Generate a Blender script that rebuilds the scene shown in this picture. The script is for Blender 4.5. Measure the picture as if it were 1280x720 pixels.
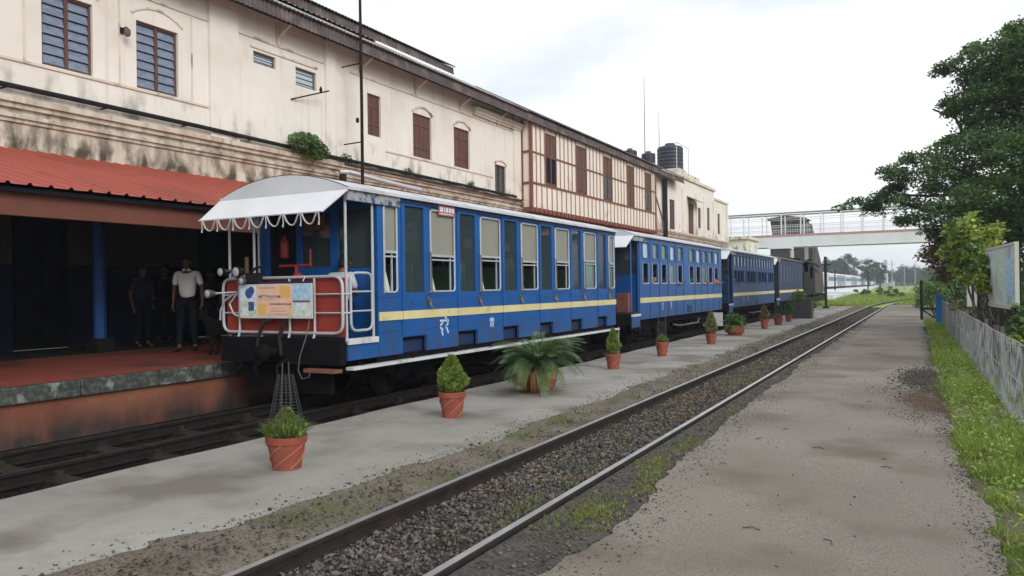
import bpy, bmesh, math, random
import numpy as np
from mathutils import Vector, Matrix
R = math.radians
rnd = random.Random(7)
rng = np.random.default_rng(11)
scene = bpy.context.scene
for o in list(bpy.data.objects): bpy.data.objects.remove(o)
col = scene.collection

# ------------------------------------------------------------------ camera
FPX, YAW, PITCH, ROLL, CAMH = 962.0, R(28.2546), R(0.04), R(0.85), 1.67
F = Vector((-math.sin(YAW) * math.cos(PITCH), math.cos(YAW) * math.cos(PITCH), math.sin(PITCH)))
RT = Vector((math.cos(YAW), math.sin(YAW), 0)); UP = RT.cross(F)
R2 = RT * math.cos(ROLL) - UP * math.sin(ROLL); U2 = UP * math.cos(ROLL) + RT * math.sin(ROLL)
cd = bpy.data.cameras.new('camera'); cam = bpy.data.objects.new('camera', cd); col.objects.link(cam)
cd.sensor_width = 36; cd.lens = FPX / 1280 * 36; cd.clip_end = 6000; cd.clip_start = 0.05
m3 = Matrix((R2, U2, -F)).transposed(); cam.matrix_world = Matrix.Translation((0, 0, CAMH)) @ m3.to_4x4()
scene.camera = cam

# ------------------------------------------------------------------ sky, sun, exposure
SUN = Vector((0.76, -0.44, 0.46)).normalized()
world = bpy.data.worlds.new('World'); scene.world = world; world.use_nodes = True
nt = world.node_tree; nt.nodes.clear()
out = nt.nodes.new('ShaderNodeOutputWorld'); bg = nt.nodes.new('ShaderNodeBackground')
sky = nt.nodes.new('ShaderNodeTexSky'); sky.sky_type = 'NISHITA'; sky.sun_disc = False
sky.sun_elevation = math.asin(SUN.z); sky.sun_rotation = math.atan2(SUN.x, SUN.y)
sky.dust_density = 2.0
tc = nt.nodes.new('ShaderNodeTexCoord'); mp = nt.nodes.new('ShaderNodeMapping'); mp.inputs['Scale'].default_value = (1.0, 1.0, 3.2)
ns = nt.nodes.new('ShaderNodeTexNoise'); ns.inputs['Scale'].default_value = 1.7; ns.inputs['Detail'].default_value = 5
rp = nt.nodes.new('ShaderNodeValToRGB'); rp.color_ramp.elements[0].position = 0.45; rp.color_ramp.elements[1].position = 0.64
rp.color_ramp.elements[0].color = (6.1, 6.6, 7.1, 1); rp.color_ramp.elements[1].color = (9.6, 9.6, 9.65, 1)
mx = nt.nodes.new('ShaderNodeMix'); mx.data_type = 'RGBA'; mx.inputs['Factor'].default_value = 0.93
L = nt.links.new
L(tc.outputs['Generated'], mp.inputs['Vector']); L(mp.outputs['Vector'], ns.inputs['Vector']); L(ns.outputs['Fac'], rp.inputs['Fac'])
L(sky.outputs['Color'], mx.inputs['A']); L(rp.outputs['Color'], mx.inputs['B']); L(mx.outputs['Result'], bg.inputs['Color'])
bg.inputs['Strength'].default_value = 0.1; L(bg.outputs['Background'], out.inputs['Surface'])
sd = bpy.data.lights.new('sun', 'SUN'); sd.energy = 1.4; sd.angle = R(28); sd.color = (1, 0.98, 0.95)
sun = bpy.data.objects.new('sun', sd); col.objects.link(sun); sun.rotation_euler = SUN.to_track_quat('Z', 'Y').to_euler()
vs = scene.view_settings; vs.view_transform = 'Standard'; vs.look = 'None'; vs.gamma = 1; vs.use_curve_mapping = False; vs.exposure = 0.46

# ------------------------------------------------------------------ materials
MATS = {}
def M(name, c1, c2=None, scale=3.0, rough=0.75, bump=0.0, bscale=40.0, metal=0.0, stain=None, sscale=1.2, spos=(0.5, 0.62),
      stretch=(1, 1, 1), spec=0.4, island=0.0, trans=0.0, fine=None, streak=None, coat=0.0, drip=None):
    m = bpy.data.materials.new(name); m.use_nodes = True; n = m.node_tree; n.nodes.clear()
    o = n.nodes.new('ShaderNodeOutputMaterial'); p = n.nodes.new('ShaderNodeBsdfPrincipled'); l = n.links.new
    p.inputs['Roughness'].default_value = rough; p.inputs['Metallic'].default_value = metal; p.inputs['Specular IOR Level'].default_value = spec
    p.inputs['Coat Weight'].default_value = coat
    g = n.nodes.new('ShaderNodeNewGeometry'); mpn = n.nodes.new('ShaderNodeMapping'); mpn.inputs['Scale'].default_value = stretch
    l(g.outputs['Position'], mpn.inputs['Vector']); vec = mpn.outputs['Vector']
    def noise(sc, det=6, v=vec):
        t = n.nodes.new('ShaderNodeTexNoise'); t.inputs['Scale'].default_value = sc; t.inputs['Detail'].default_value = det; l(v, t.inputs['Vector']); return t.outputs['Fac']
    def ramp(f, a, b):
        t = n.nodes.new('ShaderNodeMapRange'); t.inputs['From Min'].default_value = a; t.inputs['From Max'].default_value = b; l(f, t.inputs['Value']); return t.outputs['Result']
    def mix(f, a, b):
        t = n.nodes.new('ShaderNodeMix'); t.data_type = 'RGBA'
        for s, v in (('Factor', f), ('A', a), ('B', b)):
            if isinstance(v, (int, float)): t.inputs[s].default_value = v
            elif isinstance(v, tuple): t.inputs[s].default_value = v if len(v) == 4 else (*v, 1)
            else: l(v, t.inputs[s])
        return t.outputs['Result']
    c = (*c1, 1)
    if c2: c = mix(ramp(noise(scale), 0.32, 0.68), c1, c2)
    if fine: c = mix(ramp(noise(fine[0], 3), 0.45, 0.7), c, fine[1])
    if stain: c = mix(ramp(noise(sscale, 8), spos[0], spos[1]), c, stain)
    if drip:              # (colour, lo, hi): narrow vertical runs of rain dirt
        dm = n.nodes.new('ShaderNodeMapping'); dm.inputs['Scale'].default_value = (4, 4, 0.22); l(g.outputs['Position'], dm.inputs['Vector'])
        c = mix(ramp(noise(1.3, 9, dm.outputs['Vector']), drip[1], drip[2]), c, drip[0])
    if streak:            # (colour, z0, z1, lo, hi): weathering that runs below a ledge
        sz = n.nodes.new('ShaderNodeSeparateXYZ'); l(g.outputs['Position'], sz.inputs[0])
        a = ramp(sz.outputs['Z'], streak[1], streak[2])
        mv = n.nodes.new('ShaderNodeMapping'); mv.inputs['Scale'].default_value = (1, 1, 0.5); l(g.outputs['Position'], mv.inputs['Vector'])
        q = ramp(noise(streak[5] if len(streak) > 5 else 2.2, 9, mv.outputs['Vector']), streak[3], streak[4])
        mm = n.nodes.new('ShaderNodeMath'); mm.operation = 'MULTIPLY'; l(a, mm.inputs[0]); l(q, mm.inputs[1])
        c = mix(mm.outputs[0], c, streak[0])
    if island:
        h = n.nodes.new('ShaderNodeHueSaturation'); t = n.nodes.new('ShaderNodeMapRange'); t.inputs['To Min'].default_value = 1 - island; t.inputs['To Max'].default_value = 1 + island
        l(g.outputs['Random Per Island'], t.inputs['Value']); l(t.outputs['Result'], h.inputs['Value'])
        if isinstance(c, tuple): h.inputs['Color'].default_value = c
        else: l(c, h.inputs['Color'])
        c = h.outputs['Color']
    if isinstance(c, tuple): p.inputs['Base Color'].default_value = c
    else: l(c, p.inputs['Base Color'])
    if bump:
        b = n.nodes.new('ShaderNodeBump'); b.inputs['Strength'].default_value = 1.0; b.inputs['Distance'].default_value = bump
        l(noise(bscale, 8), b.inputs['Height']); l(b.outputs['Normal'], p.inputs['Normal'])
    if trans:
        tr = n.nodes.new('ShaderNodeBsdfTranslucent'); ms = n.nodes.new('ShaderNodeMixShader'); ms.inputs[0].default_value = trans
        if isinstance(c, tuple): tr.inputs['Color'].default_value = c
        else: l(c, tr.inputs['Color'])
        l(p.outputs[0], ms.inputs[1]); l(tr.outputs[0], ms.inputs[2]); l(ms.outputs[0], o.inputs['Surface'])
    else: l(p.outputs[0], o.inputs['Surface'])
    MATS[name] = m
    return m
def glass(name, tint, alpha, rough=0.08):
    m = bpy.data.materials.new(name); m.use_nodes = True; n = m.node_tree; n.nodes.clear(); l = n.links.new
    o = n.nodes.new('ShaderNodeOutputMaterial'); p = n.nodes.new('ShaderNodeBsdfPrincipled'); t = n.nodes.new('ShaderNodeBsdfTransparent'); ms = n.nodes.new('ShaderNodeMixShader')
    p.inputs['Base Color'].default_value = (*tint, 1); p.inputs['Roughness'].default_value = rough; ms.inputs[0].default_value = alpha
    l(t.outputs[0], ms.inputs[1]); l(p.outputs[0], ms.inputs[2]); l(ms.outputs[0], o.inputs['Surface']); MATS[name] = m

M('ground', (0.10, 0.085, 0.06), (0.14, 0.13, 0.08), 0.8, 0.95, 0.02, 12, stain=(0.07, 0.10, 0.025), sscale=0.5)
M('meadow', (0.20, 0.28, 0.05), (0.28, 0.34, 0.08), 0.35, 0.95, 0.05, 3, stain=(0.30, 0.28, 0.16), sscale=0.22, spos=(0.6, 0.72))
M('path', (0.20, 0.173, 0.143), (0.285, 0.252, 0.212), 0.45, 0.95, 0.003, 120, stain=(0.145, 0.118, 0.094), sscale=0.8, spos=(0.50, 0.68), fine=(75, (0.13, 0.108, 0.09)))
M('concrete', (0.195, 0.178, 0.152), (0.355, 0.34, 0.305), 0.55, 0.9, 0.006, 22, stain=(0.165, 0.142, 0.118), sscale=0.75, spos=(0.50, 0.64), fine=(5, (0.27, 0.255, 0.225)))
M('plat_red', (0.26, 0.06, 0.04), (0.20, 0.055, 0.04), 1.5, 0.55, 0.002, 20, stain=(0.12, 0.045, 0.035), sscale=1.1)
M('plat_dark', (0.045, 0.04, 0.038), (0.035, 0.03, 0.03), 1.5, 0.7)  # dark floor, deepened further in colour for the canopy shade
M('yellow_line', (0.42, 0.25, 0.05), (0.30, 0.17, 0.04), 3, 0.7)
M('coping', (0.03, 0.034, 0.03), (0.055, 0.06, 0.052), 2.5, 0.9, 0.006, 25, stain=(0.26, 0.30, 0.26), sscale=5, spos=(0.56, 0.70), fine=(14, (0.10, 0.115, 0.10)))
M('plat_wall', (0.17, 0.055, 0.032), (0.24, 0.095, 0.058), 1.6, 0.9, 0.01, 14, stain=(0.11, 0.05, 0.04), sscale=1.3, spos=(0.48, 0.62), streak=((0.03, 0.027, 0.024), 0.22, -0.12, 0.3, 0.55))
M('ballast_bed', (0.055, 0.05, 0.045), (0.11, 0.095, 0.08), 6, 0.95, 0.03, 30, fine=(30, (0.03, 0.028, 0.026)))
M('stones', (0.075, 0.070, 0.066), (0.125, 0.105, 0.088), 2.5, 0.92, 0.003, 60, island=0.75, stain=(0.12, 0.085, 0.058), sscale=1.1, spos=(0.5, 0.65))
M('dirt', (0.13, 0.105, 0.08), (0.19, 0.16, 0.125), 3, 0.95, 0.01, 40, stain=(0.085, 0.09, 0.04), sscale=1.6, spos=(0.5, 0.66), fine=(45, (0.06, 0.05, 0.042)))
M('shade_bed', (0.010, 0.009, 0.009), (0.018, 0.016, 0.014), 5, 0.95, 0.02, 25, spec=0.05)  # near black to carry the shade under and beside the train
M('rail_steel', (0.020, 0.017, 0.016), (0.036, 0.028, 0.024), 8, 0.8, spec=0.15)
M('red_soil', (0.10, 0.058, 0.038), (0.15, 0.095, 0.068), 5, 0.95, 0.008, 40, fine=(40, (0.19, 0.15, 0.12)))
M('dark_soil', (0.075, 0.066, 0.058), (0.11, 0.095, 0.08), 5, 0.95, 0.008, 40)
M('rail_head', (0.50, 0.49, 0.48), (0.38, 0.35, 0.33), 4, 0.34, metal=0.7)
M('rail_rust', (0.014, 0.012, 0.013), (0.024, 0.02, 0.018), 8, 0.8, 0.002, 30, spec=0.1)
M('sleeper', (0.022, 0.018, 0.016), (0.04, 0.034, 0.028), 6, 0.9, 0.005, 20, spec=0.1)
M('cream', (0.79, 0.75, 0.675), (0.73, 0.68, 0.60), 0.7, 0.9, 0.0015, 60, stain=(0.64, 0.575, 0.48), sscale=0.7, spos=(0.58, 0.8), drip=((0.66, 0.59, 0.49), 0.56, 0.76),
  streak=((0.13, 0.11, 0.085), 6.6, 5.4, 0.50, 0.64))
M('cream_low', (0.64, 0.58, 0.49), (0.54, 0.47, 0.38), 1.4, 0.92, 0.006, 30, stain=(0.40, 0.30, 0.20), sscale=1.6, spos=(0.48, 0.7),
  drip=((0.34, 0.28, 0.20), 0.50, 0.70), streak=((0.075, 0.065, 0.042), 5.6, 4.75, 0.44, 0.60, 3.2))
M('cream_trim', (0.72, 0.66, 0.56), (0.60, 0.53, 0.43), 1.1, 0.9, stain=(0.22, 0.17, 0.11), sscale=2.4, spos=(0.56, 0.7))
M('ground_floor_wall', (0.085, 0.07, 0.06), (0.065, 0.055, 0.05), 1, 0.9)  # wall colour darkened to carry the shade under the canopy
M('dado_blue_shaded', (0.009, 0.016, 0.04), (0.013, 0.022, 0.05), 2, 0.8, spec=0.1)  # dark blue dado paint, deepened to include the canopy shade
M('dark_door', (0.008, 0.008, 0.014), (0.013, 0.013, 0.02), 3, 0.8, spec=0.1)  # doors and canopy ceiling near black, shade put into the colour
M('brown_wood', (0.095, 0.042, 0.03), (0.14, 0.065, 0.045), 4, 0.7, 0.002, 30, stretch=(1, 1, 0.15))
M('timber_red', (0.17, 0.062, 0.04), (0.22, 0.09, 0.06), 4, 0.75)
M('batten', (0.36, 0.23, 0.16), (0.29, 0.17, 0.12), 4, 0.8)
M('bay_panel', (0.79, 0.73, 0.64), (0.73, 0.67, 0.57), 0.8, 0.85, stain=(0.55, 0.42, 0.3), sscale=1.2, spos=(0.6, 0.75))
M('louvre', (0.13, 0.165, 0.235), (0.21, 0.25, 0.33), 6, 0.25, stretch=(1, 1, 4))
M('dark_interior', (0.010, 0.010, 0.012), rough=0.9, spec=0.1)
M('roof_brown', (0.065, 0.052, 0.05), (0.11, 0.085, 0.08), 2, 0.8, stain=(0.16, 0.12, 0.11), sscale=1.5)
M('roof_zinc', (0.40, 0.39, 0.40), (0.31, 0.29, 0.29), 1.5, 0.6, stain=(0.18, 0.15, 0.14), sscale=1.2)
M('canopy_red', (0.37, 0.080, 0.055), (0.32, 0.070, 0.048), 1.1, 0.5, stain=(0.27, 0.065, 0.045), sscale=1.4, stretch=(0.4, 1, 1))
M('canopy_beam', (0.17, 0.055, 0.035), (0.13, 0.045, 0.03), 2, 0.7)
M('pillar_blue', (0.015, 0.09, 0.33), (0.012, 0.075, 0.28), 2, 0.45)
M('black_iron', (0.012, 0.012, 0.014), (0.022, 0.019, 0.018), 6, 0.65, spec=0.15)
M('under_black', (0.006, 0.006, 0.008), (0.011, 0.010, 0.010), 5, 0.9, spec=0.06)  # undersides coloured near black, standing in for the deep shade there
M('coach_blue', (0.003, 0.090, 0.33), (0.003, 0.072, 0.265), 1.2, 0.42, 0.004, 2.5, stain=(0.008, 0.072, 0.22), sscale=2.5, spos=(0.52, 0.75), spec=0.5, drip=((0.012, 0.075, 0.21), 0.50, 0.72),
  streak=((0.05, 0.055, 0.06), 1.2, 0.62, 0.40, 0.70, 6))
M('coach_blue_dark', (0.007, 0.030, 0.115), (0.006, 0.025, 0.09), 1.5, 0.45)
M('coach_navy', (0.010, 0.026, 0.085), (0.012, 0.030, 0.095), 1.5, 0.55, stain=(0.02, 0.03, 0.05), sscale=1.4)
M('coach_faded', (0.008, 0.055, 0.185), (0.014, 0.065, 0.19), 1.3, 0.5, stain=(0.02, 0.04, 0.09), sscale=2)
M('stripe', (0.66, 0.57, 0.29), (0.58, 0.50, 0.25), 2, 0.5, stain=(0.36, 0.33, 0.22), sscale=3, spos=(0.6, 0.8))
M('white_paint', (0.62, 0.62, 0.62), (0.52, 0.52, 0.53), 3, 0.4, stain=(0.32, 0.30, 0.28), sscale=4, spos=(0.58, 0.78))
M('silver_roof', (0.60, 0.61, 0.63), (0.50, 0.51, 0.53), 1.6, 0.5, stain=(0.34, 0.33, 0.33), sscale=2.2, spos=(0.58, 0.8))
M('awning', (0.72, 0.73, 0.75), (0.64, 0.65, 0.68), 2, 0.45)
M('rope', (0.42, 0.42, 0.42), rough=0.9)
M('red_panel', (0.30, 0.040, 0.026), (0.25, 0.034, 0.022), 2, 0.5)
M('red_bright', (0.27, 0.022, 0.016), rough=0.4)
M('brass', (0.30, 0.22, 0.12), rough=0.35, metal=0.7)
M('lamp_lens', (0.35, 0.37, 0.40), rough=0.12)
M('blind', (0.27, 0.265, 0.225), (0.235, 0.23, 0.195), 2, 0.6)
M('alu', (0.50, 0.53, 0.55), (0.42, 0.45, 0.48), 5, 0.4, metal=0.25)
M('peeling', (0.36, 0.36, 0.38), (0.20, 0.21, 0.24), 9, 0.8, stain=(0.05, 0.08, 0.16), sscale=9, spos=(0.5, 0.58))
M('curtain', (0.62, 0.64, 0.54), (0.48, 0.54, 0.44), 4, 0.9, stretch=(1, 6, 1))
M('seat_green', (0.10, 0.17, 0.12), (0.12, 0.20, 0.15), 4, 0.6)
M('letter_white', (0.55, 0.65, 0.74), rough=0.6)
M('sign_red', (0.48, 0.15, 0.14), (0.40, 0.12, 0.12), 12, 0.6)
M('print_orange', (0.78, 0.44, 0.25), (0.82, 0.52, 0.36), 6, 0.5, stain=(0.75, 0.58, 0.50), sscale=8, spos=(0.5, 0.7))
M('print_orange_deep', (0.76, 0.40, 0.13), (0.74, 0.46, 0.16), 14, 0.5)
M('print_blue', (0.20, 0.42, 0.62), (0.55, 0.70, 0.80), 14, 0.5)
M('print_navy', (0.03, 0.05, 0.20), (0.08, 0.13, 0.32), 18, 0.5)
M('print_green', (0.38, 0.50, 0.34), (0.70, 0.76, 0.72), 16, 0.5)
M('print_pale', (0.70, 0.74, 0.78), (0.52, 0.60, 0.66), 15, 0.5)
M('print_ink', (0.10, 0.09, 0.16), rough=0.6)
M('print_grey', (0.42, 0.36, 0.38), rough=0.6)
M('terracotta', (0.30, 0.075, 0.045), (0.22, 0.055, 0.036), 7, 0.8, stain=(0.16, 0.06, 0.04), sscale=6, spos=(0.55, 0.75))
M('soil', (0.035, 0.025, 0.018), (0.05, 0.038, 0.025), 30, 1.0, 0.006, 60)
M('thuja', (0.13, 0.20, 0.035), (0.20, 0.27, 0.055), 9, 0.75, island=0.4, trans=0.25)
M('thuja_grey', (0.16, 0.18, 0.08), (0.21, 0.20, 0.10), 9, 0.8, island=0.35, trans=0.2)
M('rust_leaf', (0.22, 0.12, 0.07), (0.17, 0.13, 0.06), 9, 0.8, island=0.4, trans=0.2)
M('cycad', (0.06, 0.12, 0.035), (0.11, 0.18, 0.06), 6, 0.45, island=0.35, trans=0.15)
M('dead_frond', (0.40, 0.26, 0.12), (0.30, 0.19, 0.09), 8, 0.85, island=0.3, trans=0.2)
M('leaf_dark', (0.072, 0.140, 0.055), (0.14, 0.23, 0.090), 0.9, 0.45, island=0.55, trans=0.46)
M('terracotta_light', (0.40, 0.15, 0.10), (0.33, 0.11, 0.07), 9, 0.85)
M('tank_side', (0.05, 0.048, 0.042), (0.08, 0.075, 0.063), 2, 0.7, spec=0.2)
M('leaf_mid', (0.075, 0.15, 0.035), (0.12, 0.21, 0.05), 2, 0.55, island=0.4, trans=0.3)
M('leaf_lime', (0.26, 0.35, 0.06), (0.36, 0.43, 0.09), 3, 0.55, island=0.35, trans=0.35)
M('leaf_brown', (0.25, 0.175, 0.10), (0.18, 0.14, 0.085), 3, 0.85, island=0.4, trans=0.2)
M('leaf_far', (0.045, 0.085, 0.055), (0.07, 0.115, 0.075), 0.3, 0.8, island=0.3, trans=0.2)  # blue-grey lift in the colour adds to the distance haze
M('grass', (0.20, 0.30, 0.05), (0.30, 0.39, 0.085), 1.6, 0.8, island=0.45, trans=0.35, stain=(0.31, 0.30, 0.12), sscale=1.9, spos=(0.54, 0.70))
M('moss', (0.17, 0.22, 0.05), (0.25, 0.28, 0.08), 5, 0.85, island=0.45, trans=0.3, stain=(0.16, 0.14, 0.07), sscale=6, spos=(0.5, 0.65))
M('grass_dry', (0.22, 0.23, 0.08), (0.17, 0.22, 0.05), 3, 0.85, island=0.4, trans=0.25)
M('bark', (0.055, 0.045, 0.035), (0.085, 0.07, 0.055), 6, 0.95, 0.01, 20)
M('wire', (0.42, 0.43, 0.44), (0.32, 0.33, 0.34), 6, 0.5, metal=0.4)
M('cage_wire', (0.06, 0.06, 0.06), rough=0.7)
M('post_blue', (0.02, 0.22, 0.58), (0.018, 0.18, 0.50), 3, 0.5)
M('board_print', (0.52, 0.64, 0.60), (0.66, 0.72, 0.66), 1.3, 0.35, stain=(0.26, 0.38, 0.42), sscale=1.5, spos=(0.5, 0.68))
M('board_frame', (0.50, 0.50, 0.42), rough=0.6)
M('bridge_grey', (0.68, 0.70, 0.72), (0.62, 0.64, 0.65), 0.4, 0.7)
M('bridge_pink', (0.44, 0.25, 0.22), (0.40, 0.22, 0.20), 1, 0.7)
M('bridge_dark', (0.20, 0.17, 0.16), (0.25, 0.22, 0.2), 1, 0.7)
M('stair_sheet', (0.075, 0.062, 0.066), (0.11, 0.095, 0.095), 0.5, 0.9, stain=(0.045, 0.036, 0.036), sscale=0.7)
M('tank_black', (0.028, 0.030, 0.045), (0.04, 0.042, 0.055), 2, 0.5)
M('far_white', (0.60, 0.60, 0.58), (0.50, 0.50, 0.48), 0.3, 0.8)
M('far_grey', (0.28, 0.32, 0.36), (0.22, 0.26, 0.30), 0.2, 0.6)
M('far_blue', (0.10, 0.16, 0.24), rough=0.6)
M('far_roof', (0.30, 0.20, 0.16), (0.35, 0.27, 0.23), 0.4, 0.8)
M('loco_black', (0.005, 0.005, 0.006), (0.010, 0.009, 0.009), 2, 0.6, spec=0.1)
M('loco_tank', (0.085, 0.085, 0.075), (0.13, 0.12, 0.10), 2, 0.6)
M('skin_brown', (0.14, 0.066, 0.040), (0.16, 0.078, 0.047), 10, 0.55)
M('hair_black', (0.010, 0.009, 0.009), rough=0.6)
M('eye_white', (0.6, 0.58, 0.55), rough=0.4)
M('shirt_white', (0.90, 0.91, 0.92), (0.86, 0.87, 0.89), 6, 0.85, 0.004, 14)
M('cloth_navy', (0.009, 0.010, 0.017), (0.012, 0.013, 0.021), 5, 0.95, 0.003, 16, spec=0.1)
M('cloth_blue', (0.014, 0.024, 0.06), (0.018, 0.03, 0.07), 5, 0.9)
M('cloth_teal', (0.02, 0.32, 0.24), (0.025, 0.28, 0.2), 5, 0.9)
M('cloth_salmon', (0.55, 0.15, 0.10), (0.5, 0.12, 0.09), 5, 0.9)
M('cloth_pale', (0.55, 0.57, 0.60), (0.48, 0.5, 0.55), 5, 0.9)
M('cloth_orange', (0.50, 0.24, 0.10), rough=0.9)
M('cloth_green', (0.14, 0.22, 0.15), rough=0.9)
M('dog_black', (0.007, 0.006, 0.006), (0.014, 0.012, 0.010), 20, 0.8, spec=0.2)
M('planter_grey', (0.035, 0.035, 0.045), (0.05, 0.05, 0.058), 3, 0.8)
glass('glass_door', (0.05, 0.075, 0.08), 0.5, 0.04)
glass('glass_clear', (0.10, 0.12, 0.13), 0.30)
glass('glass_green', (0.20, 0.30, 0.26), 0.62)
glass('glass_pale', (0.50, 0.60, 0.67), 0.88, 0.2)

# ------------------------------------------------------------------ mesh helpers
class MB:
    def __init__(s): s.v = []; s.f = []; s.m = []; s.cur = 0
    def face(s, idx): s.f.append(tuple(idx)); s.m.append(s.cur)
    def quad(s, a, b, c, d):
        i = len(s.v); s.v += [tuple(a), tuple(b), tuple(c), tuple(d)]; s.face((i, i + 1, i + 2, i + 3)); return s
    def box(s, x0, x1, y0, y1, z0, z1):
        i = len(s.v); s.v += [(x, y, z) for z in (z0, z1) for x, y in ((x0, y0), (x1, y0), (x1, y1), (x0, y1))]
        for q in ((3, 2, 1, 0), (4, 5, 6, 7), (0, 1, 5, 4), (1, 2, 6, 5), (2, 3, 7, 6), (3, 0, 4, 7)): s.face([i + k for k in q])
        return s
    def bar(s, a, b, w, h, up=(0, 0, 1)):
        a, b = Vector(a), Vector(b); d = (b - a).normalized(); sd_ = d.cross(Vector(up)); sd_ = sd_.normalized() if sd_.length > 1e-4 else Vector((1, 0, 0)); u = sd_.cross(d)
        i = len(s.v)
        for p in (a, b):
            for sx, sz in ((-1, -1), (1, -1), (1, 1), (-1, 1)): s.v.append(tuple(p + sd_ * (sx * w / 2) + u * (sz * h / 2)))
        for q in ((3, 2, 1, 0), (4, 5, 6, 7), (0, 1, 5, 4), (1, 2, 6, 5), (2, 3, 7, 6), (3, 0, 4, 7)): s.face([i + k for k in q])
        return s
    def tube(s, pts, r, n=6, closed=False):
        pts = [Vector(p) for p in pts]; k = len(pts); rr = r if isinstance(r, (list, tuple)) else [r] * k
        ring0 = len(s.v); ref = None
        for j, p in enumerate(pts):
            if closed: d = pts[(j + 1) % k] - pts[j - 1]
            else: d = pts[min(j + 1, k - 1)] - pts[max(j - 1, 0)]
            d.normalize()
            if ref is None: ref = Vector((0, 0, 1)) if abs(d.z) < 0.9 else Vector((1, 0, 0))
            a = d.cross(ref).normalized(); b = a.cross(d).normalized(); ref = b
            for q in range(n):
                t = 2 * math.pi * q / n; s.v.append(tuple(p + (a * math.cos(t) + b * math.sin(t)) * rr[j]))
        for j in range(k if closed else k - 1):
            for q in range(n):
                a0 = ring0 + j * n; b0 = ring0 + ((j + 1) % k) * n
                s.face((a0 + q, a0 + (q + 1) % n, b0 + (q + 1) % n, b0 + q))
        if not closed:
            s.face([ring0 + q for q in range(n)][::-1]); s.face([ring0 + (k - 1) * n + q for q in range(n)])
        return s
    def lathe(s, prof, c=(0, 0, 0), n=16, axis='z', twist=None):
        i0 = len(s.v)
        for j, (r, h) in enumerate(prof):
            for q in range(n):
                t = 2 * math.pi * q / n; r_ = r * (twist(t, h) if twist else 1)
                a, b = r_ * math.cos(t), r_ * math.sin(t)
                p = (a, b, h) if axis == 'z' else ((h, a, b) if axis == 'x' else (a, h, b))
                s.v.append((c[0] + p[0], c[1] + p[1], c[2] + p[2]))
        for j in range(len(prof) - 1):
            for q in range(n): s.face((i0 + j * n + q, i0 + j * n + (q + 1) % n, i0 + (j + 1) * n + (q + 1) % n, i0 + (j + 1) * n + q))
        if prof[0][0] > 1e-4: s.face([i0 + q for q in range(n)][::-1])
        if prof[-1][0] > 1e-4: s.face([i0 + (len(prof) - 1) * n + q for q in range(n)])
        return s
    def prism(s, poly, axis, a, b):          # poly in the two other axes, extruded along axis from a to b
        n = len(poly); i = len(s.v)
        for h in (a, b):
            for (p, q) in poly: s.v.append({'x': (h, p, q), 'y': (p, h, q), 'z': (p, q, h)}[axis])
        s.face(list(range(i, i + n))[::-1]); s.face(list(range(i + n, i + 2 * n)))
        for k in range(n): s.face((i + k, i + (k + 1) % n, i + n + (k + 1) % n, i + n + k))
        return s
    def grid(s, rows):
        i = len(s.v); nr, nc = len(rows), len(rows[0])
        for r_ in rows: s.v += [tuple(p) for p in r_]
        for a in range(nr - 1):
            for b in range(nc - 1): s.face((i + a * nc + b, i + a * nc + b + 1, i + (a + 1) * nc + b + 1, i + (a + 1) * nc + b))
        return s
    def mesh(s, name, mat, smooth=False):
        me = bpy.data.meshes.new(name); me.from_pydata(s.v, [], s.f)
        ml = mat if isinstance(mat, (list, tuple)) else [mat]
        for k in ml: me.materials.append(MATS[k])
        if len(ml) > 1: me.polygons.foreach_set('material_index', s.m)
        if smooth: me.polygons.foreach_set('use_smooth', [True] * len(me.polygons))
        bm = bmesh.new(); bm.from_mesh(me); bmesh.ops.recalc_face_normals(bm, faces=bm.faces); bm.to_mesh(me); bm.free()
        me.update(); return me
    def build(s, name, mat, parent=None, smooth=False, bevel=0.0):
        return place(name, s.mesh(name, mat, smooth), parent, bevel=bevel, smooth=smooth)
def place(name, me, parent=None, loc=(0, 0, 0), rz=0, bevel=0.0, smooth=False):
    o = bpy.data.objects.new(name, me); col.objects.link(o); o.parent = parent; o.location = loc; o.rotation_euler = (0, 0, rz)
    if bevel:
        b = o.modifiers.new('bevel', 'BEVEL'); b.width = bevel; b.segments = 2; b.limit_method = 'ANGLE'; b.angle_limit = R(40)
    if smooth:
        try: me.set_sharp_from_angle(angle=R(38))
        except Exception: pass
    return o
def B(name, mat, parent, *dims, bevel=0.0): return MB().box(*dims).build(name, mat, parent, bevel=bevel)
def tag(o, label, cat, group=None, kind=None):
    if label: o['label'] = label
    if cat: o['category'] = cat
    if group: o['group'] = group
    if kind: o['kind'] = kind
    return o
def thing(name, label, cat, loc=(0, 0, 0), rz=0, group=None):
    o = bpy.data.objects.new(name, None); col.objects.link(o); o.location = loc; o.rotation_euler = (0, 0, rz); o.empty_display_size = 0.2
    return tag(o, label, cat, group)
def struct(o): o['kind'] = 'structure'; return o
def fast(name, V, faces_n, mat, parent=None, smooth=False):   # V (N*k,3): consecutive k-gons
    k = faces_n; n = len(V); me = bpy.data.meshes.new(name); me.vertices.add(n); me.vertices.foreach_set('co', np.asarray(V, np.float32).ravel())
    me.loops.add(n); me.loops.foreach_set('vertex_index', np.arange(n, dtype=np.int32))
    me.polygons.add(n // k); me.polygons.foreach_set('loop_start', np.arange(0, n, k, dtype=np.int32)); me.polygons.foreach_set('loop_total', np.full(n // k, k, np.int32))
    me.materials.append(MATS[mat]); me.update(calc_edges=True); return place(name, me, parent)
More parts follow.
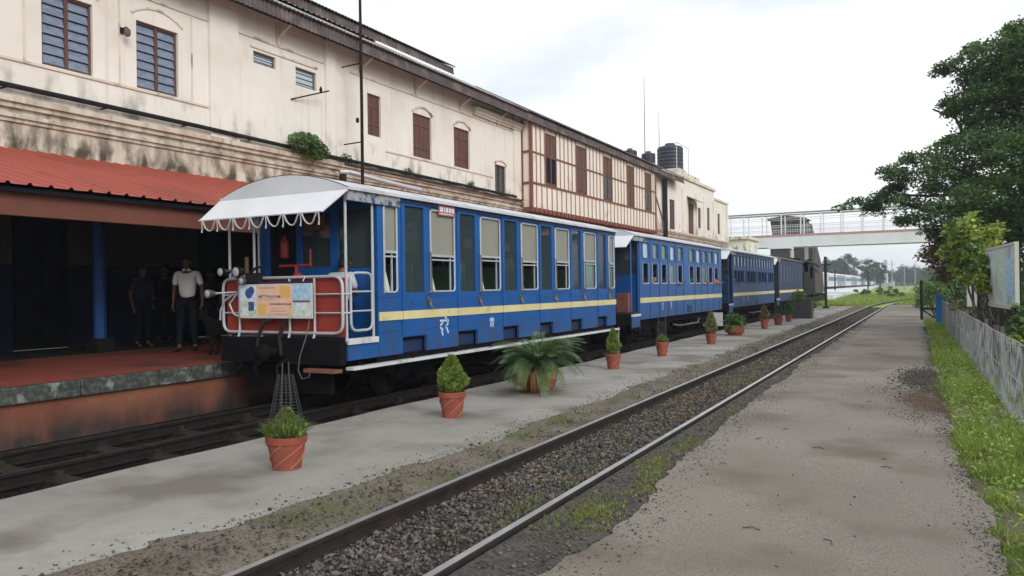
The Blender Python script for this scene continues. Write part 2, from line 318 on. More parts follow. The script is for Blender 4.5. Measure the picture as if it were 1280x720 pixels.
def leaf_quads(P, L_, W_, up=0.35, g=None):
    g = g or rng; n = len(P)
    a = g.normal(size=(n, 3)); a[:, 2] *= 0.6; a /= np.linalg.norm(a, axis=1)[:, None] + 1e-9
    nn = g.normal(size=(n, 3)); nn[:, 2] = np.abs(nn[:, 2]) + up; b = np.cross(a, nn); b /= np.linalg.norm(b, axis=1)[:, None] + 1e-9
    l = (L_ * g.uniform(0.65, 1.3, n))[:, None] / 2; w = (W_ * g.uniform(0.7, 1.25, n))[:, None] / 2
    c = np.cross(b, a); fold = c * w * 0.35
    return np.stack([P - a * l, P + b * w + fold, P + a * l, P - b * w + fold], 1).reshape(-1, 3)
def blades(P, h, w, g=None, lean=0.45):
    g = g or rng; n = len(P); t = g.uniform(0, 2 * np.pi, n); d = np.stack([np.cos(t), np.sin(t), np.zeros(n)], 1)
    t2 = g.uniform(0, 2 * np.pi, n); e = np.stack([np.cos(t2), np.sin(t2), np.zeros(n)], 1)
    hh = (h * g.uniform(0.4, 1.3, n))[:, None]; tip = P + np.array([0, 0, 1.0]) * hh + e * hh * (g.uniform(0.1, 1.0, n) * lean * 2)[:, None]
    return np.stack([P - d * w / 2, P + d * w / 2, tip], 1).reshape(-1, 3)
def boxhouse(hl, y0, y1, z0, z1, x, depth, holes, mat_front, name, parent, back=False, sgn=1):
    """sheet facing +X at x with rectangular openings and reveals of the given depth"""
    ys = sorted({y0, y1, *[h[0] for h in holes], *[h[1] for h in holes]}); zs = sorted({z0, z1, *[h[2] for h in holes], *[h[3] for h in holes]})
    mb = MB()
    for a, b in zip(ys, ys[1:]):
        for c, d in zip(zs, zs[1:]):
            ym, zm = (a + b) / 2, (c + d) / 2
            if any(h[0] < ym < h[1] and h[2] < zm < h[3] for h in holes): continue
            mb.quad((x, a, c), (x, b, c), (x, b, d), (x, a, d))
    xb = x - depth
    for (a, b, c, d) in holes:
        mb.quad((x, a, c), (xb, a, c), (xb, a, d), (x, a, d)); mb.quad((x, b, c), (x, b, d), (xb, b, d), (xb, b, c))
        mb.quad((x, a, d), (xb, a, d), (xb, b, d), (x, b, d)); mb.quad((x, a, c), (x, b, c), (xb, b, c), (xb, a, c))
    me = bpy.data.meshes.new(name); me.from_pydata(mb.v, [], mb.f); me.materials.append(MATS[mat_front]); return place(name, me, parent)

# ================================================================== SETTING: ground, tracks, platforms
def interp(tab, y):
    ys = [t[0] for t in tab]; xs = [t[1] for t in tab]; return float(np.interp(y, ys, xs))
def rough_edge(seed, amp, step, y0, y1):
    g = np.random.default_rng(seed); n = int((y1 - y0) / step) + 2; t = np.arange(n) * step
    e = np.zeros(n)
    for k, a in ((1.1, 1.0), (3.1, 0.5), (9.0, 0.28)):
        ph = g.uniform(0, 6.28, 3); e += a * (np.sin(t * k + ph[0]) + np.sin(t * k * 1.7 + ph[1]) + np.sin(t * k * 0.6 + ph[2])) / 3
    e += g.normal(size=n) * 0.18
    return y0, step, e * amp
def edge_at(E_, y): y0, st, e = E_; return float(np.interp((y - y0) / st, np.arange(len(e)), e))
def slab(name, mat, y0, y1, step, fl, fr, ztop, zbot, nx=6):
    """sheet with uneven edges and a real drop at both sides"""
    mb = MB(); rows = []; y = y0
    while y <= y1 + 1e-6:
        a, b = fl(y), fr(y); row = [(a - 0.02, y, zbot)] + [(a + (b - a) * k / nx, y, ztop + 0.004 * math.sin(3 * y + k * 2.1)) for k in range(nx + 1)] + [(b + 0.02, y, zbot)]
        rows.append(row); y += step
    mb.grid(rows); return struct(mb.build(name, mat))
MB_ = MB()
struct(MB().quad((-2500, -300, -0.36), (2500, -300, -0.36), (2500, 4000, -0.36), (-2500, 4000, -0.36)).build('ground', 'ground'))
struct(MB().grid([[(x, y, -0.12 + (0.25 * math.sin(x * 0.11 + y * 0.05) if y > 90 else 0)) for x in np.linspace(-90, 70, 41)] for y in [62.5, 66, 70, 75, 80, 86, 92, 100, 110, 125, 140, 160, 190, 230, 280, 340, 420]]).build('meadow', 'meadow', smooth=True))
PL = [(-6, -2.1), (4.3, -2.08), (5.7, -1.95), (7.35, -2.1), (10.4, -2.22), (13.9, -2.3), (18.6, -2.36), (32, -2.40), (67, -2.44)]
PR = [(-6, 0.5), (4, 0.42), (5.4, 0.39), (9.2, 0.24), (16, 0.10), (28, 0.04), (51, -0.3), (67, -0.4)]
EL, ER, EM = rough_edge(1, 0.09, 0.07, -6, 68), rough_edge(2, 0.09, 0.07, -6, 68), rough_edge(3, 0.10, 0.07, -6, 64)
pathL = lambda y: interp(PL, y) + edge_at(EL, y) * (1 if y < 20 else 0.5); pathR = lambda y: interp(PR, y) + edge_at(ER, y)
path_o = slab('path', 'path', -6, 67, 0.09, pathL, pathR, -0.03, -0.2)
MR = [(-6, -4.6), (2.7, -4.62), (4.1, -4.36), (5.2, -4.34), (9.1, -4.25), (14, -4.31), (34, -4.5), (62, -4.6)]
midR = lambda y: interp(MR, y) + edge_at(EM, y)
mid_o = slab('middle_platform', 'concrete', -6, 62, 0.09, lambda y: -6.74 + 0.012 * math.sin(2.1 * y), midR, 0.0, -0.24)
struct(MB().quad((-5.0, -8, -0.125), (-2.0, -8, -0.125), (-2.0, 70, -0.125), (-5.0, 70, -0.125)).build('track_bed', 'ballast_bed'))
def shoulder():
    rows = []; y = -6.0
    while y <= 68: rows.append([(-2.545, y, -0.14), (-2.54, y, -0.04), (-2.2, y, -0.042), (pathL(y) + 0.04, y, -0.045)]); y += 0.25
    return MB().grid(rows)
struct(shoulder().build('track_shoulder', 'ballast_bed'))
struct(MB().quad((-9.98, -8, -0.215), (-6.7, -8, -0.215), (-6.7, 75, -0.215), (-9.98, 75, -0.215)).build('train_track_bed', 'shade_bed'))
struct(MB().grid([[(x, y, -0.075 + (0.0 if x < 1 else 0.05 * math.sin(x + y * 0.3))) for x in (-0.15, 0.3, 0.8, 1.5, 3, 6, 12, 40)] for y in np.arange(-6, 70, 2.0)]).build('verge', 'ground', smooth=True))

# rails
def rail_profile(mb, x, y0, y1, zt, h, pts=None, hw=0.036):
    prof = [(-0.055, -h), (0.055, -h), (0.055, -h + 0.012), (0.010, -h + 0.03), (0.010, -0.045), (hw, -0.035), (hw, -0.008), (hw - 0.008, 0), (-hw + 0.008, 0), (-hw, -0.008), (-hw, -0.035), (-0.010, -0.045), (-0.010, -h + 0.03), (-0.055, -h + 0.012)]
    pts = pts or [(x, y0), (x, y1)]
    for k in range(len(pts) - 1):
        pass
    i0 = len(mb.v); n = len(prof)
    for (px, py) in pts:
        for (a, b) in prof: mb.v.append((px + a, py, zt + b))
    for k in range(len(pts) - 1):
        for q in range(n):
            mb.cur = 1 if q == 7 else 0
            mb.face((i0 + k * n + q, i0 + k * n + (q + 1) % n, i0 + (k + 1) * n + (q + 1) % n, i0 + (k + 1) * n + q))
    mb.cur = 0
    mb.face([i0 + q for q in range(n)][::-1]); mb.face([i0 + (len(pts) - 1) * n + q for q in range(n)])
def curve_x(x, y): return x + (0.0021 * (y - 58) ** 2 if y > 58 else 0)
t = thing('railway_track', 'empty narrow railway track in grey ballast between the two walkways', 'railway track', (-3.12, 0, 0))
for xr in (-0.535, 0.535):
    mb = MB(); rail_profile(mb, xr, -6, 100, 0, 0.125, [(xr, -6.0)] + [(curve_x(xr, y), float(y)) for y in range(58, 101, 3)])
    mb.build('rail', ['rail_steel', 'rail_head'], t)
slp = MB().box(-0.95, 0.95, -0.11, 0.11, -0.21, -0.118).mesh('sleeper', 'sleeper')
y = -5.5
while y < 60: place('sleeper', slp, t, (0, y, 0)); y += 0.72
clip = MB().box(-0.10, -0.05, -0.05, 0.05, -0.12, -0.085).box(0.05, 0.10, -0.05, 0.05, -0.12, -0.085).box(-0.075, -0.04, -0.02, 0.02, -0.085, -0.055).box(0.04, 0.075, -0.02, 0.02, -0.085, -0.055)
t = thing('railway_track', 'railway track coloured dark for shade, carrying the blue coaches beside the red platform', 'railway track', (-8.4, 0, 0))  # rails, sleepers and bed near black, painting in the shade around the train
for xr in (-0.53, 0.53):
    mb = MB(); rail_profile(mb, xr, -6, 76, -0.05, 0.15, hw=0.04); mb.build('rail', ['rail_rust', 'rail_steel'], t)
slp2 = MB().box(-0.95, 0.95, -0.12, 0.12, -0.30, -0.19).mesh('sleeper', 'sleeper')
chair = MB().box(-0.14, -0.045, -0.08, 0.08, -0.2, -0.165).box(0.045, 0.14, -0.08, 0.08, -0.2, -0.165).box(-0.11, -0.03, -0.035, 0.035, -0.165, -0.12).box(0.03, 0.11, -0.035, 0.035, -0.165, -0.12).mesh('rail_chair', 'sleeper')
y = 2.4
while y < 70:
    place('sleeper', slp2, t, (0, y, 0))
    if y < 26:
        for xr in (-0.53, 0.53): place('rail_chair', chair, t, (xr, y, 0))
    y += 1.15

# ballast stones, dirt crumbs (uncountable)
def stones(name, xs, ys, zs, sz, mat):
    n = len(xs); base = np.array([[1, 0, 0], [-1, 0, 0], [0, 1, 0], [0, -1, 0], [0, 0, 1], [0, 0, -1.0]])
    tri = np.array([[0, 2, 4], [2, 1, 4], [1, 3, 4], [3, 0, 4], [2, 0, 5], [1, 2, 5], [3, 1, 5], [0, 3, 5]])
    a = rng.uniform(0, 2 * np.pi, n); V = base[None] * rng.uniform(0.55, 1.25, (n, 6, 1)) + rng.normal(size=(n, 6, 3)) * 0.28
    V = V * (sz[:, None, None] * rng.uniform(0.6, 1.2, (n, 1, 3))); V[:, :, 2] *= 0.7
    ca, sa = np.cos(a)[:, None], np.sin(a)[:, None]; X = V[:, :, 0] * ca - V[:, :, 1] * sa; Y = V[:, :, 0] * sa + V[:, :, 1] * ca
    V = np.stack([X + xs[:, None], Y + ys[:, None], V[:, :, 2] + zs[:, None]], 2)
    me = bpy.data.meshes.new(name); me.vertices.add(n * 6); me.vertices.foreach_set('co', V.astype(np.float32).ravel())
    T = (tri[None] + (np.arange(n) * 6)[:, None, None]).reshape(-1).astype(np.int32); k = n * 8
    me.loops.add(k * 3); me.loops.foreach_set('vertex_index', T); me.polygons.add(k); me.polygons.foreach_set('loop_start', np.arange(0, k * 3, 3, dtype=np.int32)); me.polygons.foreach_set('loop_total', np.full(k, 3, np.int32))
    me.materials.append(MATS[mat]); me.update(calc_edges=True); return place(name, me)
ed = np.vectorize(midR); pdl = np.vectorize(pathL)
def scatter(n, y0, y1, xf0, xf1):
    y = rng.uniform(y0, y1, n); a, b = xf0(y), xf1(y); return a + (b - a) * rng.uniform(0, 1, n), y
X_, Y_ = [], []
for n, a, b in ((21000, 2.4, 9), (17000, 9, 18), (13000, 18, 34), (7000, 34, 62)):
    x, y = scatter(n, a, b, lambda q: ed(q) - 0.10 + 0 * q, lambda q: np.full_like(q, -2.62)); X_.append(x); Y_.append(y)
X_, Y_ = np.concatenate(X_), np.concatenate(Y_); keep = (np.abs(X_ + 3.655) > 0.07); X_, Y_ = X_[keep], Y_[keep]
big = rng.uniform(0.009, 0.030, len(X_)) * (1 + 0.35 * (Y_ > 18)) * (1 + 0.4 * (rng.uniform(0, 1, len(X_)) > 0.93))
Z_ = np.where(X_ > -3.655, -0.118, -0.06 + 0.06 * np.clip((-3.78 - X_) / 0.45, 0, 1)) + rng.uniform(-0.012, 0.014, len(X_))
edge_thin = (X_ < ed(Y_) + 0.12) & (rng.uniform(0, 1, len(X_)) < 0.55); X_, Y_, Z_, big = X_[~edge_thin], Y_[~edge_thin], Z_[~edge_thin], big[~edge_thin]
outer = X_ < -3.74; thin = outer & (rng.uniform(0, 1, len(X_)) < 0.45); X_, Y_, Z_, big, outer = X_[~thin], Y_[~thin], Z_[~thin], big[~thin], outer[~thin]
big = np.where(outer, big * rng.uniform(0.3, 0.75, len(X_)), big)
rows = []; yq = -6.0
while yq <= 62: a_ = midR(yq); rows.append([(a_ - 0.12, yq, -0.012 - 0.012 * math.sin(5 * yq)), (a_ + 0.10, yq, 0.004 + 0.006 * math.sin(9 * yq)), (a_ * 0.5 - 1.95, yq, -0.02 + 0.012 * math.sin(7 * yq)), (-3.80, yq, -0.055 + 0.01 * math.sin(6 * yq)), (-3.70, yq, -0.11)]); yq += 0.2
struct(MB().grid(rows).build('dirt_shoulder', 'dirt', smooth=True))
tag(stones('ballast', X_, Y_, Z_, big, 'stones'), 'grey broken ballast stones filling the empty track', 'ballast', kind='stuff')
x, y = scatter(6500, 2.6, 40, lambda q: np.full_like(q, -2.5), lambda q: pdl(q) + 0.10); 
tag(stones('gravel', x, y, np.full(len(x), -0.036), rng.uniform(0.006, 0.02, len(x)), 'stones'), 'fine dark gravel between right hand rail and dirt path', 'gravel', kind='stuff')
x, y = scatter(5200, 2.5, 30, lambda q: np.full_like(q, -9.8), lambda q: np.full_like(q, -6.8)); kk = (np.abs(x + 8.93) > .07) & (np.abs(x + 7.87) > .07)
tag(stones('gravel', x[kk], y[kk], np.full(kk.sum(), -0.205), rng.uniform(0.015, 0.035, kk.sum()), 'shade_bed'), 'gravel coloured black for the shade under the standing train', 'gravel', kind='stuff')
# loose bits on the path and platform edge
g2 = np.random.default_rng(5)
px = np.concatenate([g2.uniform(-1.8, 0.2, 150), g2.normal(-0.12, 0.20, 900)]); py = np.concatenate([g2.uniform(4.5, 30, 150), g2.normal(15.4, 0.9, 900)])
tag(stones('loose_stones', px, py, np.full(len(px), -0.024), np.concatenate([g2.uniform(0.005, 0.014, 150), g2.uniform(0.008, 0.026, 900)]), 'ballast_bed'), 'scattered dark stones and spilled gravel lying on the dirt path', 'stones', kind='stuff')
px, py = scatter(900, 2.6, 30, lambda q: ed(q) - 0.35, lambda q: ed(q) + 0.05)
tag(stones('loose_stones', px, py, np.full(len(px), 0.004), g2.uniform(0.004, 0.014, len(px)), 'stones'), 'small loose stones along the crumbling edge of the concrete walkway', 'stones', kind='stuff')

# damp soil spilled over the path, ragged crumbling edge of the path
def blotch(name, mat, cx, cy, rx, ry, z, seed):
    g_ = random.Random(seed); ph = [g_.uniform(0, 6.28) for _ in range(5)]; pts = []
    for k in range(48):
        a = 2 * math.pi * k / 48; r = 1 + 0.22 * math.sin(3 * a + ph[0]) + 0.13 * math.sin(5 * a + ph[1]) + 0.08 * math.sin(11 * a + ph[2]) + 0.05 * math.sin(19 * a + ph[3]); pts.append((cx + rx * r * math.cos(a), cy + ry * r * math.sin(a)))
    mb = MB(); mb.v = [(cx, cy, z + 0.012)] + [(cx + (x - cx) * 0.6, cy + (y - cy) * 0.6, z + 0.008) for x, y in pts] + [(x, y, z) for x, y in pts]
    for k in range(48): q = (k + 1) % 48; mb.face((0, 1 + k, 1 + q)); mb.face((1 + k, 49 + k, 49 + q, 1 + q))
    return struct(mb.build(name, mat, smooth=True))
def crumbs(cx, cy, sx, sy, n, s0, s1, mat, label):
    gx, gy = g2.normal(cx, sx, n), g2.normal(cy, sy, n); ok = gx < np.interp(gy, [q[0] for q in PR], [q[1] for q in PR]) + 0.15
    tag(stones('soil', gx[ok], gy[ok], np.full(ok.sum(), -0.027), g2.uniform(s0, s1, ok.sum()), mat), label, 'soil', kind='stuff')
crumbs(-0.02, 12.5, 0.20, 0.85, 6500, 0.004, 0.012, 'red_soil', 'reddish brown soil crumbs spilled on dirt path beside the verge')
crumbs(-0.55, 13.6, 0.30, 0.6, 1200, 0.003, 0.008, 'red_soil', 'thin spread of reddish soil grains towards the middle of dirt path')
crumbs(-0.02, 15.5, 0.18, 0.75, 3200, 0.006, 0.018, 'dark_soil', 'dark heap of spilled gravel fines on dirt path by the verge')
gy = g2.uniform(3.6, 34, 5000); gx = np.interp(gy, [q[0] for q in PR], [q[1] for q in PR]) - np.abs(g2.normal(0, 0.10, 5000)) + 0.03
tag(stones('leaf_litter', gx, gy, np.full(5000, -0.027), g2.uniform(0.004, 0.011, 5000), 'dark_soil'), 'dark crumbs and leaf litter along the path edge of the verge', 'litter', kind='stuff')
mb = MB()
for k in range(22):
    a, b, th, ln = g2.uniform(-1.7, 0.1), g2.uniform(4.6, 22), g2.uniform(0, 3.14), g2.uniform(0.03, 0.12); mb.tube([(a, b, -0.022), (a + ln * 0.5 * math.cos(th), b + ln * 0.5 * math.sin(th), -0.015), (a + ln * math.cos(th + 0.4), b + ln * math.sin(th + 0.4), -0.022)], 0.004, 4)
tag(mb.build('twigs', 'bark'), 'small dark twigs scattered across the dirt path', 'twigs', kind='stuff')
x, y = scatter(5200, 2.8, 34, lambda q: pdl(q) - 0.02, lambda q: pdl(q) + 0.42); kk = rng.uniform(0, 1, len(x)) ** 0.5 > (x - pdl(y)) / 0.44
tag(stones('gravel', x[kk], y[kk], np.full(kk.sum(), -0.027), rng.uniform(0.004, 0.012, kk.sum()), 'stones'), 'fine loose grit scattered over the worn left edge of dirt path', 'gravel', kind='stuff')

# main platform
ps = thing('main_platform', None, None, (0, 0, 0)); ps['kind'] = 'structure'
B('platform_body', 'plat_wall', ps, -16.3, -9.93, -8, 76, -0.35, 0.33)
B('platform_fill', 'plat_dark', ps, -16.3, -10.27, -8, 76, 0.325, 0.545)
y = -7.8
while y < 75:
    n = 0.004 * math.sin(y * 7); L_ = 1.16
    if y < 40 or True:
        MB().box(-10.29, -9.85 + n, y, y + L_, 0.335, 0.55 + n * 0.5).build('coping_stone', ['coping'], ps, bevel=0.012) if y < 34 else B('coping_stone', 'coping', ps, -10.29, -9.85, y, y + L_, 0.335, 0.55)
    y += L_ + 0.012
MB().quad((-13.72, -8, 0.556), (-9.875, -8, 0.556), (-9.875, 76, 0.556), (-13.72, 76, 0.556)).build('red_floor', 'plat_red', ps)
MB().quad((-13.80, -8, 0.560), (-13.70, -8, 0.560), (-13.70, 76, 0.560), (-13.80, 76, 0.560)).build('yellow_line', 'yellow_line', ps)

# ================================================================== STATION BUILDING
FX = -16.0
bd = thing('station_building', 'long cream plastered two storey station building with brown shutters and half timbered bay', 'building', (-18, 30, 0.55))
BO = Vector((-18, 30, 0.55))
class PW(MB):        # world coordinates, stored relative to the building
    def build(s, name, mat, parent=None, **k):
        parent = parent or bd
        s.v = [(x - BO.x, y - BO.y, z - BO.z) for x, y, z in s.v]; return MB.build(s, name, mat, parent, **k)
def WB(name, mat, *d, parent=None, bevel=0): return PW().box(*d).build(name, mat, parent, bevel=bevel)
up = [(9.43, 10.54, 6.45, 8.02), (11.6, 12.73, 6.45, 8.02), (15.13, 15.95, 7.92, 8.25), (16.72, 17.58, 7.67, 8.2), (19.97, 20.67, 6.78, 8.15), (22.5, 23.66, 6.44, 8.0), (25.2, 26.37, 6.44, 7.98), (28.4, 29.38, 5.68, 6.96), (7.2, 8.3, 6.45, 8.02), (5.0, 6.1, 6.45, 8.02)]
def wall(name, mat, y0, y1, z0, z1, holes, x=FX, d=0.16):
    o = boxhouse(None, y0, y1, z0, z1, x, d, holes, mat, name, bd); o.location = -BO
wall('upper_wall', 'cream', -8, 30.66, 5.62, 9.6, up)
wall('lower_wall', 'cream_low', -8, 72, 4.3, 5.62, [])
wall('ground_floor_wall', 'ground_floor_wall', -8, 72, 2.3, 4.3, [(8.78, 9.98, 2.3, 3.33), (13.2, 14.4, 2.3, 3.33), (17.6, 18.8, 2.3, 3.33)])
wall('dado', 'dado_blue_shaded', -8, 72, 0.55, 2.3, [(8.78, 9.98, 0.55, 2.3), (13.2, 14.4, 0.55, 2.3), (17.6, 18.8, 0.55, 2.3)])
for a in (8.78, 13.2, 17.6):
    d_ = WB('door', 'dark_door', FX - 0.15, FX - 0.10, a + 0.02, a + 1.18, 0.57, 3.30)
    for k in (0, 1):
        for z in (0.75, 1.75, 2.6): WB('door_panel', 'dark_door', FX - 0.099, FX - 0.085, a + 0.10 + k * 0.56, a + 0.54 + k * 0.56, z, z + 0.75 if z < 2.5 else z + 0.55, parent=None)
# other sides and core of the building
WB('rear_wall', 'cream', -26.2, -26, -8, 72, 0.3, 9.4); WB('end_wall', 'cream', -26, -16.02, 71.9, 72.0, 0.3, 9.0); WB('end_wall', 'cream', -26, -16.02, -8.0, -7.9, 0.3, 9.4)
# pilasters and string courses
for (a, b) in ((13.62, 14.55), (17.92, 18.38), (30.05, 30.66)): WB('pilaster', 'cream', FX + 0.002, FX + 0.09, a, b, 5.66, 9.3)
for (a, b, z) in ((-8, 13.6, 6.40), (-8, 13.6, 8.60), (14.58, 17.9, 8.60), (19.1, 30.03, 8.62), (20.9, 28.2, 6.38), (15.0, 17.6, 8.35)):
    PW().box(FX + 0.001, FX + 0.035, a, b, z - 0.028, z + 0.028).build('string_course', 'cream_trim')
for y in (9.05, 11.15, 13.1): WB('wall_panel_edge', 'cream_trim', FX + 0.001, FX + 0.02, y, y + 0.04, 6.43, 8.57)
for (za, zb, pr) in ((5.52, 5.64, 0.16), (5.42, 5.52, 0.09), (5.22, 5.30, 0.10), (5.14, 5.22, 0.05)):
    PW().box(FX + 0.002, FX + pr, -8, 71.5, za + 0.002, zb).build('cornice', 'cream_low')
# arched window heads
def arch(yc, w, zs, rise, t_=0.07, pr=0.05):
    n = 10; rad = (w * w / 4 + rise * rise) / (2 * rise); cz = zs + rise - rad; a0 = math.asin(w / 2 / rad); mb = PW(); o_, i_ = [], []
    for k in range(n + 1):
        a = -a0 + 2 * a0 * k / n; o_.append((yc + (rad + t_) * math.sin(a), cz + (rad + t_) * math.cos(a))); i_.append((yc + rad * math.sin(a), cz + rad * math.cos(a)))
    for k in range(n): mb.prism([i_[k], i_[k + 1], o_[k + 1], o_[k]], 'x', FX + 0.002, FX + pr)
    return mb.build('window_arch', 'cream_trim')
for (a, b, c, d) in (up[0], up[1]): arch((a + b) / 2, b - a + 0.24, d + 0.12, 0.24, 0.05, 0.03)
arch(23.08, 1.20, 8.02, 0.24); arch(25.785, 1.20, 8.0, 0.24); arch(28.89, 1.0, 6.98, 0.16)
# windows
def window(h, style):
    a, b, c, d = h; fw = 0.055; x0, x1 = FX - 0.13, FX - 0.07
    w = PW(); w.box(x0, x1, a + 0.003, a + fw, c + 0.003, d - 0.003).box(x0, x1, b - fw, b - 0.003, c + 0.003, d - 0.003).box(x0, x1, a + fw, b - fw, c + 0.003, c + fw).box(x0, x1, a + fw, b - fw, d - fw, d - 0.003)
    if style != 'vent': w.box(x0 + 0.001, x1 + 0.008, (a + b) / 2 - 0.04, (a + b) / 2 + 0.04, c + fw, d - fw)
    fr = w.build('window', 'brown_wood' if style != 'vent' else 'loco_tank')
    k2 = PW().box(FX - 0.158, FX - 0.135, a, b, c, d).build('dark_room', 'dark_interior', fr)
    if style == 'louvre':
        n = 7
        for s0, s1 in ((a + fw, (a + b) / 2 - 0.04), ((a + b) / 2 + 0.04, b - fw)):
            for k in range(n):
                z0 = c + fw + (d - c - 2 * fw) * k / n; z1 = c + fw + (d - c - 2 * fw) * (k + 1) / n
                PW().prism([(FX - 0.125, z1 - 0.01), (FX - 0.118, z1 - 0.004), (FX - 0.072, z0 + 0.012), (FX - 0.08, z0 + 0.006)], 'y', s0 + 0.002, s1 - 0.002).build('pane', 'louvre', fr)
    elif style == 'shutter':
        for s0, s1 in ((a + fw, (a + b) / 2 - 0.04), ((a + b) / 2 + 0.04, b - fw)):
            n = 3
            for k in range(n):
                PW().box(FX - 0.118 - 0.006 * (k % 2), FX - 0.082, s0 + (s1 - s0) * k / n + 0.005, s0 + (s1 - s0) * (k + 1) / n - 0.005, c + fw + 0.002, d - fw - 0.002).build('shutter_board', 'brown_wood', fr)
            for z in (c + 0.35, d - 0.4): PW().box(FX - 0.08, FX - 0.06, s0 + 0.01, s1 - 0.01, z, z + 0.09).build('shutter_rail', 'brown_wood', fr)
    elif style == 'vent':
        for k in range(3): PW().box(x0 + 0.01, x1 - 0.01, a + fw, b - fw, c + fw + (d - c - 2 * fw) * (k + 0.4) / 3, c + fw + (d - c - 2 * fw) * (k + 0.55) / 3).build('slat', 'loco_tank', fr)
        PW().box(x0 + 0.02, x0 + 0.028, a + fw, b - fw, c + fw, d - fw).build('pane', 'glass_pale', fr)
    elif style == 'open':
        for s0, s1 in ((a + fw, (a + b) / 2 - 0.04), ((a + b) / 2 + 0.04, b - fw)): PW().box(x0 + 0.02, x0 + 0.03, s0, s1, c + fw, d - fw).build('pane', 'glass_clear', fr)
    return fr
for h in (up[0], up[1], up[8], up[9]): window(h, 'louvre')
window(up[2], 'vent'); window(up[3], 'vent'); window(up[4], 'shutter'); window(up[5], 'shutter'); window(up[6], 'shutter'); window(up[7], 'open')
# eaves and roofs
def corr(name, mat, x0, z0, x1, z1, y0, y1, pitch, amp, wav=4):
    n = int((y1 - y0) / pitch * wav); d = Vector((x1 - x0, 0, z1 - z0)).normalized(); nn = Vector((-d.z, 0, d.x)); rows = []
    if nn.z < 0: nn = -nn
    for k in range(n + 1):
        yy = y0 + (y1 - y0) * k / n; a = amp * math.sin(2 * math.pi * k / wav); rows.append([(x0 + nn.x * a, yy, z0 + nn.z * a), (x1 + nn.x * a, yy, z1 + nn.z * a)])
    return PW().grid(rows).build(name, mat)
corr('eave_fascia', 'roof_brown', -15.28, 9.06, -15.34, 9.42, -8, 55.0, 0.16, 0.022)
corr('roof', 'roof_zinc', -15.22, 9.44, -17.3, 10.55, -8, 30.2, 0.16, 0.02)
corr('roof', 'roof_brown', -15.22, 9.47, -18.0, 10.95, 30.2, 55.0, 0.16, 0.02)
WB('eave_board', 'roof_brown', -15.36, -15.24, -8, 30.2, 9.425, 9.455)
PW().quad((-15.36, -8, 9.05), (-16.05, -8, 9.36), (-16.05, 55, 9.36), (-15.36, 55, 9.05)).build('soffit', 'roof_brown')
corr('upper_fascia', 'roof_brown', -16.98, 10.50, -17.02, 10.80, -8, 26.8, 0.16, 0.022)
corr('upper_roof', 'roof_brown', -16.9, 10.82, -21, 12.6, -8, 26.9, 0.16, 0.02)
PW().quad((-17.0, 26.75, 10.4), (-25, 26.75, 10.4), (-25, 26.75, 10.8), (-21, 26.75, 12.5)).build('roof_gable', 'roof_brown')
corr('rear_roof', 'roof_brown', -21, 12.58, -26.6, 9.6, -8, 26.9, 0.3, 0.02)
corr('rear_roof', 'roof_brown', -18.0, 10.93, -26.6, 9.3, 26.95, 55, 0.3, 0.02)
for y in (16.0, 19.6, 22.65, 25.65, 28.6): PW().bar((-15.95, y, 8.62), (-15.95, y, 9.2), 0.07, 0.07).bar((-15.95, y, 8.8), (-15.45, y, 9.12), 0.05, 0.05).build('eave_bracket', 'cream_trim')
for k, (a, b) in enumerate(((8.70, 8.78), (8.78, 8.9), (8.9, 9.02))): WB('cornice_moulding', 'cream_trim', FX + 0.003, FX + 0.12 + 0.06 * k, 26.6, 30.64, a, b)
# half timbered bay
BX = -15.5
bay = PW(); bay.box(-16.0, BX, 30.75, 48.9, 5.32, 9.3); bay.build('bay', 'bay_panel')
wins = [(32.2, 33.44), (35.81, 37.18), (39.57, 40.9), (43.34, 44.61), (46.66, 47.93)]
posts = [30.79, 48.8]
for y in posts: WB('corner_post', 'timber_red', BX - 0.04, BX + 0.07, y - 0.09, y + 0.09, 5.32, 9.2)
WB('corner_post', 'timber_red', -16.0, -15.86, 30.69, 30.748, 5.32, 9.2)
for z in (6.4, 7.8): WB('end_rail', 'timber_red', -15.86, -15.55, 30.70, 30.748, z - 0.05, z + 0.05)
WB('bay_beam', 'timber_red', -15.98, BX + 0.10, 30.70, 48.95, 5.10, 5.31)
k = 0; y = 30.9
while y < 48.8: WB('joist_end', 'timber_red', BX + 0.101, BX + 0.17, y, y + 0.11, 5.14, 5.28); y += 0.46
WB('sill_rail', 'timber_red', BX + 0.002, BX + 0.055, 30.9, 48.7, 6.38, 6.47)
gaps = [(30.88, 32.2)] + [(wins[i][1], wins[i + 1][0]) for i in range(4)] + [(47.93, 48.72)]
for (a, b) in gaps:
    WB('mid_rail', 'timber_red', BX + 0.002, BX + 0.045, a + 0.06, b - 0.06, 7.78, 7.85)
    n = max(1, round((b - a) / 0.52))
    for i in range(n + 1):
        yy = a + (b - a) * i / n; wd = 0.075 if i in (0, n) else 0.05
        WB('batten', 'batten', BX + 0.004, BX + 0.038, yy - wd / 2, yy + wd / 2, 6.472, 9.1)
y = 31.3
while y < 48.7: WB('batten', 'batten', BX + 0.004, BX + 0.038, y - 0.025, y + 0.025, 5.33, 6.378); y += 0.55
